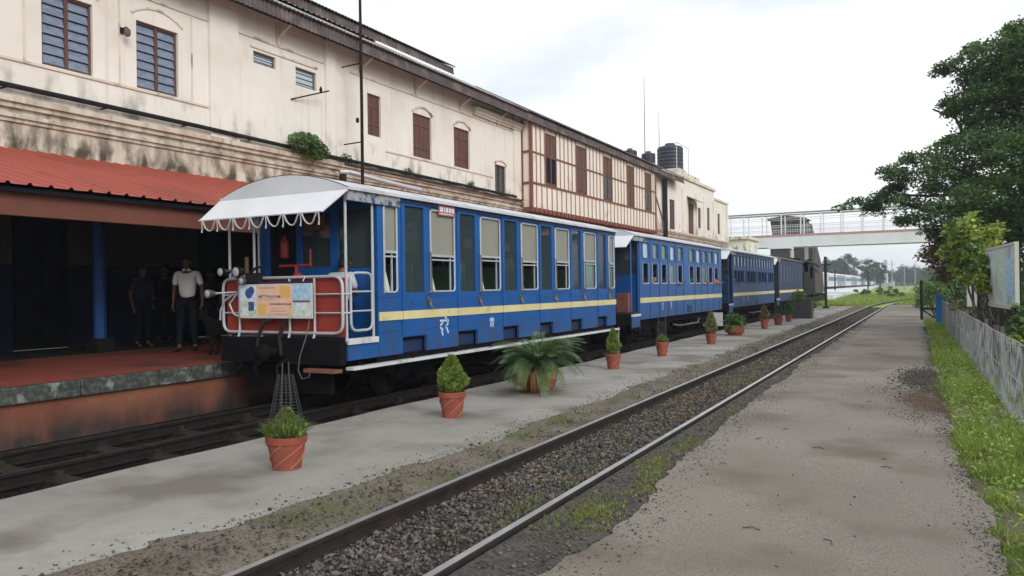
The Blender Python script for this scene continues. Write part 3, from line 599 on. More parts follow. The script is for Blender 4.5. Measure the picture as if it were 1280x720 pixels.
for i, (a, b) in enumerate(wins):
    w = PW().box(BX + 0.003, BX + 0.012, a + 0.04, b - 0.04, 6.475, 8.9).build('window', 'dark_interior')
    f_ = PW()
    for yy in (a + 0.06, (a + b) / 2, b - 0.06): f_.box(BX + 0.013, BX + 0.05, yy - 0.045, yy + 0.045, 6.475, 8.88)
    for z in (6.53, 7.8, 8.84): f_.box(BX + 0.014, BX + 0.047, a + 0.06, b - 0.06, z - 0.045, z + 0.045)
    f_.build('frame', 'brown_wood', w)
    for s0, s1 in ((a + 0.1, (a + b) / 2 - 0.045), ((a + b) / 2 + 0.045, b - 0.1)):
        PW().box(BX + 0.014, BX + 0.03, s0, s1, 7.86, 8.78).build('shutter_board', 'brown_wood', w)
        if i in (0, 1, 3): PW().box(BX + 0.014, BX + 0.03, s0, s1, 6.6, 7.74).build('shutter_board', 'dark_door' if i == 0 else 'brown_wood', w)
        else: PW().box(BX + 0.016, BX + 0.022, s0, s1, 6.6, 7.74).build('pane', 'glass_clear', w)
# far end of the building
farw = [(53.7, 55.0, 5.75, 7.9), (58.6, 60.2, 5.7, 8.1), (61.4, 62.4, 6.3, 7.95), (64.4, 65.3, 6.3, 8.2), (68.1, 69.0, 6.2, 8.0)]
wall('upper_wall', 'cream', 48.9, 66.9, 5.62, 9.75, farw[:4]); wall('upper_wall', 'cream', 66.9, 72.0, 5.62, 9.05, [farw[4]], x=FX - 0.004)
for i, h in enumerate(farw): window(h, 'shutter' if i != 0 else 'open')
WB('parapet', 'cream_trim', -16.35, -15.86, 55.1, 67.0, 9.76, 9.98); WB('parapet', 'cream_trim', -16.3, -15.9, 67.02, 72.0, 9.06, 9.24); WB('parapet_block', 'cream_trim', -18.2, -15.95, 56.0, 62.0, 9.985, 10.3)
WB('flat_roof', 'roof_zinc', -26, -16.36, 55.2, 72, 9.0, 9.2)
for y in (57.0, 60.9, 63.3, 66.6, 71.6): WB('pilaster', 'cream', FX + 0.003, FX + 0.10, y - 0.22, y + 0.22, 5.66, 9.0)
PW().quad((FX, 58.2, 8.55), (FX, 60.6, 8.55), (FX + 0.9, 60.6, 8.05), (FX + 0.9, 58.2, 8.05)).build('door_awning', 'roof_brown')

# things on the building
tag(MB().tube([(-15.78, 51.9, 9.1), (-15.78, 51.9, 4.6)], 0.17, 10).build('drain_pipe', 'black_iron', smooth=True), 'thick black drain pipe running down beside half timbered bay', 'pipe')
tag(MB().tube([(-15.70, 48.96, 9.0), (-15.70, 49.0, 8.3), (-15.66, 51.0, 6.0), (-15.66, 51.0, 5.3)], 0.05, 8).build('drain_pipe', 'brown_wood', smooth=True), 'thin brown waste pipe bending down at far end of the bay', 'pipe')
mb = MB().tube([(-15.86, -8, 5.84), (-15.86, 8, 5.83), (-15.86, 13, 5.82), (-15.86, 18.3, 5.76), (-15.86, 24, 5.74), (-15.86, 30, 5.72)], 0.055, 8)
p_ = thing('wall_pipe', 'long black water pipe running along the facade above red canopy', 'pipe', (-15.86, 8, 5.8)); o = mb.build('pipe', 'black_iron', p_, smooth=True); o.location = (15.86, -8, -5.8)
for y in np.arange(6.5, 30, 2.1): MB().box(-0.15, 0.075, y - 8 - 0.02, y - 8 + 0.02, -0.05, -0.022).build('pipe_clip', 'black_iron', p_)
tag(MB().tube([(-15.80, 18.6, 5.62), (-15.80, 23, 5.60), (-15.80, 30.5, 5.57)], 0.035, 6).build('wall_pipe', 'roof_brown', smooth=True), 'thin brown pipe on the ledge under the arched shutters', 'pipe')
pl = thing('iron_pole', 'tall thin rusty iron pole rising past the roof eave beside green wall shrub', 'pole', (-15.05, 18.5, 4.5))
MB().tube([(0, 0, 0), (0.01, 0, 3.0), (0, 0, 7.2)], [0.05, 0.048, 0.04], 8).build('shaft', 'rail_rust', pl, smooth=True)
MB().tube([(0, 0, 1.7), (-0.75, 0.05, 1.7)], 0.02, 6).tube([(0, 0, 4.1), (-0.8, 0.05, 4.1)], 0.02, 6).build('bracket', 'rail_rust', pl)
MB().lathe([(0.02, -0.08), (0.05, -0.05), (0.05, 0.05), (0.02, 0.08)], (-0.08, -0.1, 2.35), 8).build('insulator', 'black_iron', pl)
br = thing('wall_bracket', 'rusty iron arm sticking out of stained wall under small vent', 'bracket', (-15.98, 16.5, 7.2))
MB().tube([(0, 0, 0), (0.45, 1.1, 0.42)], 0.022, 6).build('arm', 'rail_rust', br); MB().lathe([(0.03, 0), (0.05, 0.06), (0.02, 0.16)], (0.36, 0.85, 0.34), 8).build('lamp_holder', 'black_iron', br)
wl = thing('wall_lamp', 'small dark wall lamp between the two blue louvred windows', 'lamp', (-15.98, 11.22, 7.65))
MB().tube([(0, 0, 0), (0.14, 0, 0.06), (0.22, 0, 0.02)], 0.014, 6).build('arm', 'black_iron', wl); MB().lathe([(0.03, 0.02), (0.07, -0.02), (0.075, -0.10), (0.05, -0.16), (0.0, -0.17)], (0.2, 0, 0.0), 10).build('lamp_head', 'loco_tank', wl, smooth=True)
MB().box(-0.02, 0.02, -0.05, 0.05, -0.07, 0.07).build('base_plate', 'black_iron', wl)
dp = thing('gutter_pipe', 'pale grey gutter pipe slanting out over the coach roof from the wall', 'pipe', (-15.6, 18.3, 5.1))
MB().tube([(0, -0.2, 0.18), (0.15, 0.1, 0.2), (1.5, 0.65, -0.22), (2.2, 0.95, -0.42)], 0.07, 8).build('pipe', 'alu', dp, smooth=True); MB().lathe([(0.11, -0.15), (0.11, 0.15)], (0, -0.05, 0.05), 10).build('pipe_joint', 'black_iron', dp)
cb = MB()
for k, (za, zb) in enumerate(((5.72, 5.66), (5.70, 5.60))):
    pts = []
    for i in range(31): y = 17.7 + i * 0.43; pts.append((-15.74 + 0.03 * k, y, za + (zb - za) * i / 30 - 0.05 * abs(math.sin(i * 0.7 + k)) + 0.0))
    cb.tube(pts, 0.012, 4)
tag(cb.build('electric_cable', 'black_iron'), 'slack black cables sagging along the stained wall ledge', 'cable')
# shrub growing from the wall, small weeds on ledge
def clump(c, r, n, ls, mat, name, parent=None, seed=0, flat=1.0):
    g = np.random.default_rng(seed); d = g.normal(size=(n, 3)); d /= np.linalg.norm(d, axis=1)[:, None]; P = np.array(c) + d * (g.uniform(0, 1, n) ** 0.4)[:, None] * np.array(r)
    return fast(name, leaf_quads(P, ls, ls * 0.55, g=g), 4, mat, parent)
sh = thing('wall_shrub', 'green leafy shrub sprouting from the facade above the coach roof', 'shrub', (-15.9, 16.8, 5.75))
clump((0.28, -0.1, 0.18), (0.3, 0.72, 0.30), 900, 0.13, 'leaf_dark', 'foliage', sh, 3); clump((0.28, 0.25, 0.02), (0.3, 0.6, 0.28), 600, 0.12, 'leaf_mid', 'foliage', sh, 4)
MB().tube([(-0.05, 0, -0.1), (0.2, 0.05, 0.1), (0.3, -0.3, 0.3)], 0.02, 5).tube([(0.1, 0.02, 0), (0.3, 0.4, 0.1)], 0.015, 5).build('stem', 'bark', sh)
for i, (y, z) in enumerate(((18.75, 5.68), (22.0, 5.68), (26.2, 5.68))):
    w_ = thing('ledge_weed', ['small weed growing on wall ledge just behind the iron pole', 'small weed on the ledge beneath the first arched shutter', 'small weed on the ledge beneath the second arched shutter'][i], 'weed', (-15.86, y, z))
    clump((0, 0, 0.12), (0.1, 0.28, 0.16), 120, 0.09, 'leaf_mid', 'foliage', w_, 20 + i); MB().tube([(0, 0, -0.03), (0.02, 0.02, 0.12)], 0.01, 4).build('stem', 'bark', w_)
# roof tanks and masts
def tank(x, y, z, r, h, label):
    t_ = thing('water_tank', label, 'water tank', (x, y, z))
    prof = [(r * 0.98, 0)]
    for k in range(6): zz = h * (0.04 + 0.14 * k); prof += [(r, zz), (r, zz + h * 0.10), (r * 0.97, zz + h * 0.12)]
    prof += [(r * 0.9, h * 0.90), (r * 0.4, h * 0.98), (r * 0.36, h * 1.0)]
    MB().lathe(prof, (0, 0, 0), 24).build('shell', 'tank_black', t_, smooth=True); MB().lathe([(r * 0.38, h), (r * 0.38, h + 0.08), (0.02, h + 0.12)], (0, 0, 0), 16).build('lid', 'tank_black', t_)
    MB().box(-r, r, -r, r, -0.25, -0.004).build('plinth', 'cream_trim', t_); return t_
tank(-16.95, 57.2, 10.45, 0.98, 1.95, 'large black roof water tank beside the white pipe frame')
tank(-17.35, 53.2, 10.4, 0.5, 0.85, 'small squat black roof tank next to thin mast'); tank(-18.1, 51.4, 10.45, 0.5, 0.8, 'small squat black roof tank farthest from the large tank')
pf = thing('pipe_frame', 'thin white pipe frame standing against large black roof tank', 'pipe', (-16.1, 58.6, 9.98)); MB().tube([(0, -2.6, 0), (0, -2.6, 2.35), (0, 0.6, 2.35), (0, 0.6, 0)], 0.035, 6).build('pipe', 'far_white', pf)
for (x, y, z0, z1, lab) in ((-17.6, 53.2, 10.3, 16.7, 'tallest thin aerial mast rising from the roof before the tanks'), (-17.6, 56.6, 10.3, 14.9, 'shorter thin aerial mast in front of the large roof tank')):
    a_ = thing('aerial_mast', lab, 'mast', (x, y, z0)); MB().tube([(0, 0, 0), (0, 0, (z1 - z0) * 0.6), (0, 0, z1 - z0)], [0.04, 0.03, 0.015], 6).build('pole', 'loco_tank', a_); MB().box(-0.12, 0.12, -0.12, 0.12, -0.5, 0.05).build('foot', 'black_iron', a_)

# ================================================================== PLATFORM CANOPY
cn = thing('platform_canopy', 'red ribbed metal canopy sloping over the dark station platform', 'canopy', (-14, 10, 0.55)); CO = Vector((-14, 10, 0.55))
def CW(mb, name, mat, **k): mb.v = [(x - CO.x, y - CO.y, z - CO.z) for x, y, z in mb.v]; return mb.build(name, mat, cn, **k)
E0, E1 = (-10.42, 3.13), (-16.0, 4.60)
sl = Vector((E1[0] - E0[0], 0, E1[1] - E0[1])); n_ = Vector((-sl.z, 0, sl.x)).normalized(); n_ = n_ if n_.z > 0 else -n_
def sheet_mesh():
    mb = MB(); pr = []; W = 1.12
    for k in range(4):
        y = k * 0.28; pr += [(y, 0), (y + 0.10, 0), (y + 0.125, 0.035), (y + 0.155, 0.035), (y + 0.18, 0)]
    pr.append((W + 0.02, 0)); rows = []
    for tt in (0, 0.25, 0.5, 0.75, 1): rows.append([(E0[0] + sl.x * tt + n_.x * h, y, E0[1] + sl.z * tt + n_.z * h) for y, h in pr])
    mb.grid(rows); mb.v = [(x - CO.x, y, z - CO.z) for x, y, z in mb.v]; return mb.mesh('roof_sheet', 'canopy_red')
sm = sheet_mesh(); y = -7.9; k = 0
while y < 60: place('roof_sheet', sm, cn, (0.0, y - CO.y, 0.003 * (k % 2))); y += 1.12; k += 1  # sheets run on out of view to keep light off the platform
CW(MB().box(-10.74, -10.62, -7.9, 60, 2.74, 3.10), 'eave_beam', 'canopy_beam')
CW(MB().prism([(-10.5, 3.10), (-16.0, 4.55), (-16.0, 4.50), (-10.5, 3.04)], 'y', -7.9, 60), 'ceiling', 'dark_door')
for xx, zz in ((-12.4, 3.45), (-14.1, 3.9)): CW(MB().box(xx - 0.06, xx + 0.06, -7.9, 60, zz - 0.12, zz - 0.002), 'purlin', 'canopy_beam')
for y in (4.9, 9.35, 13.75, 18.1, 22.5, 26.9):
    mb = MB(); mb.lathe([(0.12, 0.83), (0.12, 3.2), (0.10, 3.25), (0.10, 3.75)], (-14.1, y, 0), 10); CW(mb, 'pillar', 'pillar_blue')
    CW(MB().box(-14.27, -13.93, y - 0.17, y + 0.17, 0.562, 0.83), 'pillar_base', 'black_iron')
    CW(MB().bar((-14.1, y, 3.0), (-12.4, y, 3.38), 0.06, 0.09).bar((-14.1, y, 3.5), (-10.7, y, 2.95), 0.07, 0.10), 'truss', 'black_iron')

# ================================================================== TRAIN
class OB(MB):         # world x,y,z stored relative to an origin; parent set once
    org = Vector((0, 0, 0)); par = None
    def build(s, name, mat, parent=None, **k):
        o_ = OB.org; s.v = [(x - o_.x, y - o_.y, z - o_.z) for x, y, z in s.v]; return MB.build(s, name, mat, parent or OB.par, **k)
def open_origin(t_): OB.org = t_.location.copy(); OB.par = t_
CXL, CXR, CX = -9.6, -7.2, -8.4
def cells(mb, x0, x1, y0, y1, z0, z1, holes):
    ys = sorted({y0, y1, *[h[0] for h in holes], *[h[1] for h in holes]}); zs = sorted({z0, z1, *[h[2] for h in holes], *[h[3] for h in holes]})
    for a, b in zip(ys, ys[1:]):
        run = None
        for c, d in list(zip(zs, zs[1:])) + [(None, None)]:
            solid = c is not None and not any(h[0] < (a + b) / 2 < h[1] and h[2] < (c + d) / 2 < h[3] for h in holes)
            if solid: run = (run[0], d) if run else (c, d)
            elif run: mb.box(x0, x1, a, b, run[0], run[1]); run = None
    return mb
def arc(y, zs=3.13, ap=3.39, hw=1.27, n=14, dz=0.0):
    return [(CX - hw + 2 * hw * k / n, y, zs + (ap - zs) * (1 - ((2 * k / n - 1) ** 2)) + dz) for k in range(n + 1)]
def loop_pts(pts, rad, n=4):       # rounded polygon in 3D
    out_ = []
    for i in range(len(pts)):
        p, a, b = Vector(pts[i]), Vector(pts[i - 1]), Vector(pts[(i + 1) % len(pts)]); da, db = (a - p).normalized(), (b - p).normalized(); s_, e_ = p + da * rad, p + db * rad
        for k in range(n + 1): t_ = k / n; out_.append(s_ * (1 - t_) ** 2 + p * 2 * t_ * (1 - t_) + e_ * t_ ** 2)
    return out_
def wheel_mesh():
    mb = MB(); mb.lathe([(0.06, -0.09), (0.10, -0.09), (0.10, -0.03), (0.30, -0.02), (0.36, -0.05), (0.40, -0.05), (0.41, 0.0), (0.36, 0.05), (0.30, 0.03), (0.10, 0.03), (0.08, 0.06)], (0, 0, 0), 20, 'x'); return mb.mesh('wheel', 'under_black', True)
WHEEL = wheel_mesh()
def bogie(y, t_):
    for dy in (-0.75, 0.75):
        for dx in (-0.53, 0.53):
            place('wheel', WHEEL, t_, (CX + dx - t_.location.x, y + dy - t_.location.y, 0.35 - t_.location.z), rz=0 if dx > 0 else math.pi)
        OB().tube([(CX - 0.8, y + dy, 0.35), (CX + 0.8, y + dy, 0.35)], 0.05, 8).build('axle', 'under_black')
    mb = OB()
    for dx in (-0.82, 0.82):
        mb.box(CX + dx - 0.05, CX + dx + 0.05, y - 1.15, y + 1.15, 0.36, 0.50)
        for dy in (-0.75, 0.75): mb.box(CX + dx - 0.09, CX + dx + 0.09, y + dy - 0.12, y + dy + 0.12, 0.24, 0.48)
        for k in range(4): mb.box(CX + dx - 0.04, CX + dx + 0.04, y - 0.3 + 0.03 * k, y + 0.3 - 0.03 * k, 0.20 + 0.04 * k, 0.232 + 0.04 * k)
    mb.box(CX - 0.8, CX + 0.8, y - 0.14, y + 0.14, 0.40, 0.56); mb.build('bogie_frame', 'under_black')
def underframe(y0, y1, zb=0.68):
    OB().box(CX - 0.95, CX - 0.80, y0, y1, zb - 0.22, zb - 0.02).box(CX + 0.80, CX + 0.95, y0, y1, zb - 0.22, zb - 0.02).box(CX - 0.79, CX + 0.79, y0 + 0.2, y1 - 0.2, zb - 0.1, zb - 0.02).build('underframe', 'under_black')
    mb = OB()
    for s_ in (-1, 1): mb.tube([(CX + s_ * 0.9, y0 + 3.2, 0.5), (CX + s_ * 0.9, y0 + 4.2, 0.22), (CX + s_ * 0.9, y1 - 4.2, 0.22), (CX + s_ * 0.9, y1 - 3.2, 0.5)], 0.025, 6)
    mb.tube([(CX - 0.35, (y0 + y1) / 2 - 0.9, 0.32), (CX - 0.35, (y0 + y1) / 2 + 0.7, 0.32)], 0.2, 12); mb.build('truss_rods', 'under_black')
def coach_roof(y0, y1, mat='silver_roof', edge='silver_roof', awn=0.46):
    top = [arc(y, dz=0.012) for y in np.linspace(y0, y1, 9)]; bot = [arc(y, dz=-0.03) for y in (y0, y1)]
    OB().grid(top).build('roof', mat, smooth=True); OB().grid(bot).build('ceiling', 'coach_blue_dark', smooth=True)
    OB().box(CX + 1.262, CX + 1.292, y0, y1, 3.10, 3.147).box(CX - 1.292, CX - 1.262, y0, y1, 3.10, 3.147).build('roof_gutter', edge)
    for k in range(int((y1 - y0) / 1.3)):
        yy = y0 + 0.7 + k * 1.3; OB().grid([arc(yy, dz=0.018), arc(yy + 0.05, dz=0.018)]).build('roof_seam', mat)
    a_ = arc(y0 - 0.004)
    g_ = OB(); i = 0
    for k in range(len(a_) - 1): g_.quad((a_[k][0], y0 - 0.004, 3.09), (a_[k + 1][0], y0 - 0.004, 3.09), a_[k + 1], a_[k])
    g_.build('gable', 'silver_roof')
    if awn:
        A, Bq = (CX - 1.29, y0 - 0.01, 3.10), (CX + 1.29, y0 - 0.01, 3.10); C_, D = (CX + 1.22, y0 - awn, 2.76), (CX - 1.22, y0 - awn, 2.76)
        aw = OB().quad(A, Bq, C_, D).quad((A[0], A[1], A[2] - 0.012), (D[0], D[1], D[2] - 0.012), (C_[0], C_[1], C_[2] - 0.012), (Bq[0], Bq[1], Bq[2] - 0.012)).build('awning', 'awning')
        OB().tube([D, C_], 0.014, 6).build('awning_rod', 'awning', aw)
        return aw
def scallops(y, parent, n=7, w=2.3, z=2.745):
    st = w / n
    for k in range(n):
        x0 = CX - w / 2 + st * k; pts = [(x0 + st * (0.08 + 0.84 * i / 8), y - 0.012 * math.sin(i), z - 0.15 * math.sin(math.pi * i / 8)) for i in range(9)]
        OB().tube(pts, 0.012, 5).build('rope_swag', 'rope', parent)
    for k in range(n + 1):
        x0 = CX - w / 2 + st * k; OB().tube([(x0, y, z), (x0 + 0.01, y, z - 0.10), (x0, y, z - 0.17)], [0.011, 0.009, 0.015], 5).build('tassel', 'rope', parent)
def verandah_rear(yb, mat, dark=True):
    """bulkhead between the open end platform and the saloon"""
    mb = OB(); hs = [(-0.98, -0.42, 1.0, 2.95), (-0.30, 0.28, 2.05, 2.9), (0.44, 1.08, 2.02, 2.92)]
    xs = sorted({-1.15, 1.15, *[h[0] for h in hs], *[h[1] for h in hs]}); zs = sorted({0.95, 3.1, *[h[2] for h in hs], *[h[3] for h in hs]})
    for a, b in zip(xs, xs[1:]):
        for c, d in zip(zs, zs[1:]):
            if any(h[0] < (a + b) / 2 < h[1] and h[2] < (c + d) / 2 < h[3] for h in hs): continue
            mb.box(CX + a, CX + b, yb, yb + 0.05, c, d)
    bk = mb.build('bulkhead', mat)
    OB().box(CX - 0.98, CX - 0.42, yb + 0.012, yb + 0.03, 1.0, 2.95).build('door', 'dark_door')
    for i, h in enumerate(hs[1:]): OB().box(CX + h[0], CX + h[1], yb + 0.02, yb + 0.026, h[2], h[3]).build('window_pane', 'glass_door')
    return bk
def boards(yb0, yb1, mat='silver_roof'):
    OB().box(CX - 1.2, CX + 1.2, yb0, yb1, 0.90, 0.945).build('floor', 'sleeper')
def coach_ends(yf, yr, mat):        # far end wall and floor
    OB().box(CXL + 0.03, CXR - 0.03, yr - 0.05, yr, 0.7, 3.12).build('end_wall', mat); OB().box(CXL + 0.06, CXR - 0.06, yf, yr - 0.05, 0.88, 0.93).build('saloon_floor', 'under_black')
def stroke(mb, pts, y0, z0, s_, w, x=CXR):
    for a, b in zip(pts, pts[1:]): mb.bar((x, y0 + a[0] * s_, z0 + a[1] * s_), (x, y0 + b[0] * s_, z0 + b[1] * s_), w, 0.006, up=(1, 0, 0))
DA = [[(0.0, 1), (0.5, 1)], [(0.30, 1), (0.30, 0.80), (0.12, 0.76), (0.05, 0.58), (0.14, 0.42), (0.30, 0.46), (0.30, 0.34), (0.2, 0.22), (0.36, 0.0)]]
RE = [[(0.0, 1), (0.52, 1)], [(0.30, 1), (0.42, 0.84), (0.34, 0.66), (0.12, 0.60), (0.30, 0.40), (0.45, 0.12)], [(0.28, 1), (0.20, 1.18), (0.02, 1.26)]]
ONE = [[(0.28, 0.55), (0.08, 0.62), (0.05, 0.85), (0.2, 1.0), (0.36, 0.88), (0.36, 0.6), (0.24, 0.38), (0.12, 0.2), (0.3, 0.05)]]

# ---------------------------------------------------------------- first coach
c1 = thing('railway_coach', 'bright blue wooden coach with open end platform, banner and tall beige window blinds', 'railway coach', (CX, 13.8, -0.05)); open_origin(c1)
Y0, YB, Y1 = 8.46, 9.17, 19.15; P = 1.622
winsY = [(9.31, 9.65)] + [(10.55 + P * k, 11.30 + P * k) for k in range(5)] + [(18.67, 19.05)]
doorsY = [(9.85 + P * k, 10.36 + P * k) for k in range(6)]
ZB, ZS, ZT = 0.68, 1.63, 3.0
holes = [(a, b, ZS, ZT) for a, b in winsY + doorsY]; steps = [(a - 0.08, b + 0.07, ZB, 0.93) for a, b in doorsY]
cells(OB(), CXR - 0.05, CXR, YB, Y1, ZB, 3.12, holes + steps).build('side_wall', 'coach_blue')
cells(OB(), CXL, CXL + 0.05, YB, Y1, ZB, 3.12, holes).build('side_wall', 'coach_blue')
for (a, b, c, d) in steps: OB().box(CXR - 0.16, CXR - 0.10, a - 0.02, b + 0.02, c, d + 0.03).build('step_recess', 'coach_navy')
for (a, b) in doorsY:
    mb = cells(OB(), CXR + 0.001, CXR + 0.016, a - 0.085, b + 0.085, 0.94, 3.07, [(a, b, ZS, ZT)]); dr = mb.build('door', 'coach_blue', bevel=0.004)
    OB().box(CXR - 0.03, CXR - 0.024, a, b, ZS, ZT).build('glass', 'glass_door', dr)
    OB().box(CXL + 0.024, CXL + 0.03, a, b, ZS, ZT).build('glass', 'glass_door')
    OB().tube([(CXR + 0.016, b + 0.13, 2.30), (CXR + 0.06, b + 0.13, 2.28), (CXR + 0.065, b + 0.135, 2.1), (CXR + 0.065, b + 0.15, 1.62), (CXR + 0.016, b + 0.15, 1.58)], 0.011, 6).build('grab_rail', 'loco_tank', dr)
    OB().box(CXR + 0.017, CXR + 0.05, b + 0.09, b + 0.16, 1.42, 1.50).tube([(CXR + 0.045, b + 0.12, 1.47), (CXR + 0.07, b + 0.12, 1.40), (CXR + 0.075, b + 0.17, 1.36)], 0.014, 6).tube([(CXR + 0.03, b + 0.06, 1.56), (CXR + 0.05, b + 0.10, 1.50)], 0.012, 6).build('latch', 'brass', dr)
    OB().box(CXR + 0.017, CXR + 0.024, a + 0.16, b - 0.12, 1.45, 1.53).build('number_plate', 'coach_blue', dr)
for (a, b) in zip([YB + 0.01] + [d_[1] + 0.092 for d_ in doorsY], [d_[0] - 0.096 for d_ in doorsY] + [Y1 - 0.01]): OB().box(CXR + 0.001, CXR + 0.010, a, b, 1.565, 1.590).build('waist_moulding', 'coach_blue'); OB().box(CXR + 0.001, CXR + 0.007, a, b, 1.045, 1.058).build('waist_moulding', 'coach_blue')
for i, (a, b) in enumerate(winsY):
    lp = loop_pts([(CXR + 0.008, a + 0.012, ZS + 0.012), (CXR + 0.008, b - 0.012, ZS + 0.012), (CXR + 0.008, b - 0.012, ZT - 0.012), (CXR + 0.008, a + 0.012, ZT - 0.012)], 0.07)
    w = OB().tube(lp, 0.017, 6, True).build('window', 'alu', smooth=True)
    split = (2.26, 2.24, 2.27, 2.22, 2.25, 2.31, 2.28)[i]
    OB().box(CXR - 0.03, CXR - 0.018, a, b, split, ZT).build('blind', 'blind', w)
    OB().box(CXR - 0.017, CXR + 0.008, a + 0.01, b - 0.01, split - 0.022, split + 0.016).box(CXR - 0.017, CXR + 0.004, a + 0.01, b - 0.01, split - 0.085, split - 0.060).build('sash_bar', 'alu', w)
    if i >= 5: OB().box(CXR - 0.04, CXR - 0.034, a, b, ZS, split).build('pane', 'glass_green', w)
    else: OB().box(CXR - 0.034, CXR - 0.012, b - 0.12, b - 0.095, ZS + 0.02, split - 0.02).build('sash_bar', 'alu', w)
    if i < 5: OB().prism([(a + 0.01, ZS + 0.0), (a + 0.24, ZS), (a + 0.14, split - 0.35), (a + 0.05, split - 0.1), (a + 0.01, split)], 'x', CXR - 0.062, CXR - 0.052).build('curtain', 'curtain', w)
OB().box(CXR + 0.002, CXR + 0.0205, YB + 0.01, Y1 - 0.005, 1.215, 1.345).build('yellow_band', 'stripe')
for (a, b) in doorsY: OB().box(CXR + 0.0018, CXR + 0.0225, a - 0.092, a - 0.085, 1.2, 1.36).build('door_joint', 'coach_blue_dark')
mb = OB(); [stroke(mb, s_, 10.82, 0.90, 0.245, 0.034, CXR + 0.003) for s_ in DA]; [stroke(mb, s_, 10.96, 0.90, 0.245, 0.034, CXR + 0.003) for s_ in RE]; mb.build('lettering', 'letter_white')
mb = OB(); [stroke(mb, s_, 12.50, 0.95, 0.17, 0.026, CXR + 0.003) for s_ in ONE]; [stroke(mb, s_, 12.58, 0.95, 0.17, 0.026, CXR + 0.003) for s_ in ONE]; mb.build('lettering', 'letter_white')
coach_ends(YB, Y1, 'coach_blue'); boards(Y0, YB)
aw = coach_roof(Y0 - 0.02, Y1 + 0.1); scallops(Y0 - 0.49, aw)
OB().box(CXR + 0.002, CXR + 0.05, YB - 0.72, YB + 0.52, 2.955, 3.12).build('cant_rail', 'peeling')
OB().box(CXR + 0.002, CXR + 0.03, YB + 0.53, Y1, 3.04, 3.12).build('cant_rail', 'coach_blue_dark')
sg = OB().box(CXR + 0.02, CXR + 0.035, 10.78, 11.28, 2.92, 3.10).build('class_sign', 'sign_red')
mb = OB()
for k, (a, b) in enumerate(((10.82, 10.90), (10.93, 10.96), (10.99, 11.07), (11.10, 11.16), (11.18, 11.25))): mb.box(CXR + 0.036, CXR + 0.038, a, b, 2.98, 3.06)
mb.box(CXR + 0.036, CXR + 0.038, 10.82, 11.22, 2.94, 2.955); mb.build('sign_lettering', 'print_pale', sg)
for k in range(6):                       # benches between the doors
    yy = 10.85 + P * k - 0.75
    if yy + 1.4 > Y1: break
    OB().box(CXL + 0.08, CXR - 0.08, yy + 0.02, yy + 0.07, 0.93, 2.1).build('seat_back', 'seat_green'); OB().box(CXL + 0.08, CXR - 0.08, yy + 0.08, yy + 0.5, 1.30, 1.38).build('seat', 'seat_green')
underframe(8.7, 19.0); bogie(10.9, c1); bogie(16.9, c1)
OB().box(CXR - 0.05, CXR + 0.10, Y0 + 0.02, Y1 + 0.02, 0.545, 0.590).build('footboard', 'white_paint', bevel=0.006)
for k in range(9): OB().bar((CXR - 0.1, 8.8 + 1.25 * k, 0.66), (CXR + 0.06, 8.8 + 1.25 * k, 0.55), 0.03, 0.02).build('footboard_bracket', 'under_black')
OB().box(CXR - 0.07, CXR - 0.045, YB, Y1, 0.60, ZB).build('sole_bar', 'under_black')
# end platform
verandah_rear(YB, 'coach_blue')
OB().box(CX + 0.46, CX + 1.05, YB + 0.1, YB + 0.11, 2.05, 2.9).build('bulkhead_blind', 'blind')
OB().box(CX - 0.20, CX + 0.20, YB - 0.06, YB - 0.01, 2.62, 2.86).build('notice_box', 'brown_wood')
OB().box(CXR - 0.04, CXR - 0.002, Y0 + 0.02, YB - 0.002, ZB, 0.90).build('platform_skirt', 'coach_blue'); OB().box(CXL + 0.002, CXL + 0.04, Y0 + 0.02, YB - 0.002, ZB, 0.90).build('platform_skirt', 'coach_blue')
OB().box(CXR - 0.10, CXR + 0.035, Y0 + 0.0, YB - 0.03, 0.905, 0.99).build('platform_edge', 'white_paint', bevel=0.008); OB().box(CXL - 0.035, CXL + 0.10, Y0, YB - 0.03, 0.905, 0.99).build('platform_edge', 'white_paint', bevel=0.008)
for x_, y_ in ((CXL + 0.05, Y0 + 0.03), (CX - 0.62, Y0 + 0.03), (CXR - 0.03, Y0 + 0.03), (CXR - 0.03, YB - 0.08), (CXL + 0.05, YB - 0.08)):
    OB().tube([(x_, y_, 0.95), (x_, y_, 3.10)], 0.021, 8).build('roof_post', 'alu', smooth=True)
OB().box(CXL + 0.02, CXR - 0.02, Y0 - 0.012, Y0 + 0.012, 1.02, 1.86).build('end_panel', 'red_panel', bevel=0.004)
yf = Y0 - 0.06
lp = loop_pts([(CXL + 0.0, yf, 1.07), (CXR - 0.02, yf, 1.07), (CXR - 0.02, yf, 1.88), (CXL + 0.0, yf, 1.88)], 0.16)
OB().tube(lp, 0.023, 8, True).build('end_rail', 'alu', smooth=True)
for x_, zt in ((-9.25, 1.87), (-8.80, 1.10), (-8.22, 1.88), (-7.74, 1.87)): OB().tube([(x_, yf - 0.03, 0.76), (x_, yf - 0.03, 1.0), (x_, yf, 1.08), (x_, yf, zt)], 0.019, 6).build('end_rail_upright', 'alu', smooth=True)
for z in (1.36, 1.63): OB().tube([(CXL + 0.01, yf + 0.01, z), (CXR - 0.02, yf + 0.01, z), (CXR + 0.01, Y0 + 0.08, z)], 0.014, 6).build('end_rail_bar', 'alu', smooth=True)
lp = loop_pts([(CXR, Y0 + 0.09, 1.10), (CXR, Y0 + 0.57, 1.10), (CXR, Y0 + 0.57, 1.93), (CXR, Y0 + 0.09, 1.93)], 0.13)
gt = OB().tube(lp, 0.02, 8, True).build('side_gate', 'alu', smooth=True)
for z in (1.38, 1.66): OB().tube([(CXR, Y0 + 0.09, z), (CXR, Y0 + 0.57, z)], 0.013, 6).build('gate_bar', 'alu', gt)
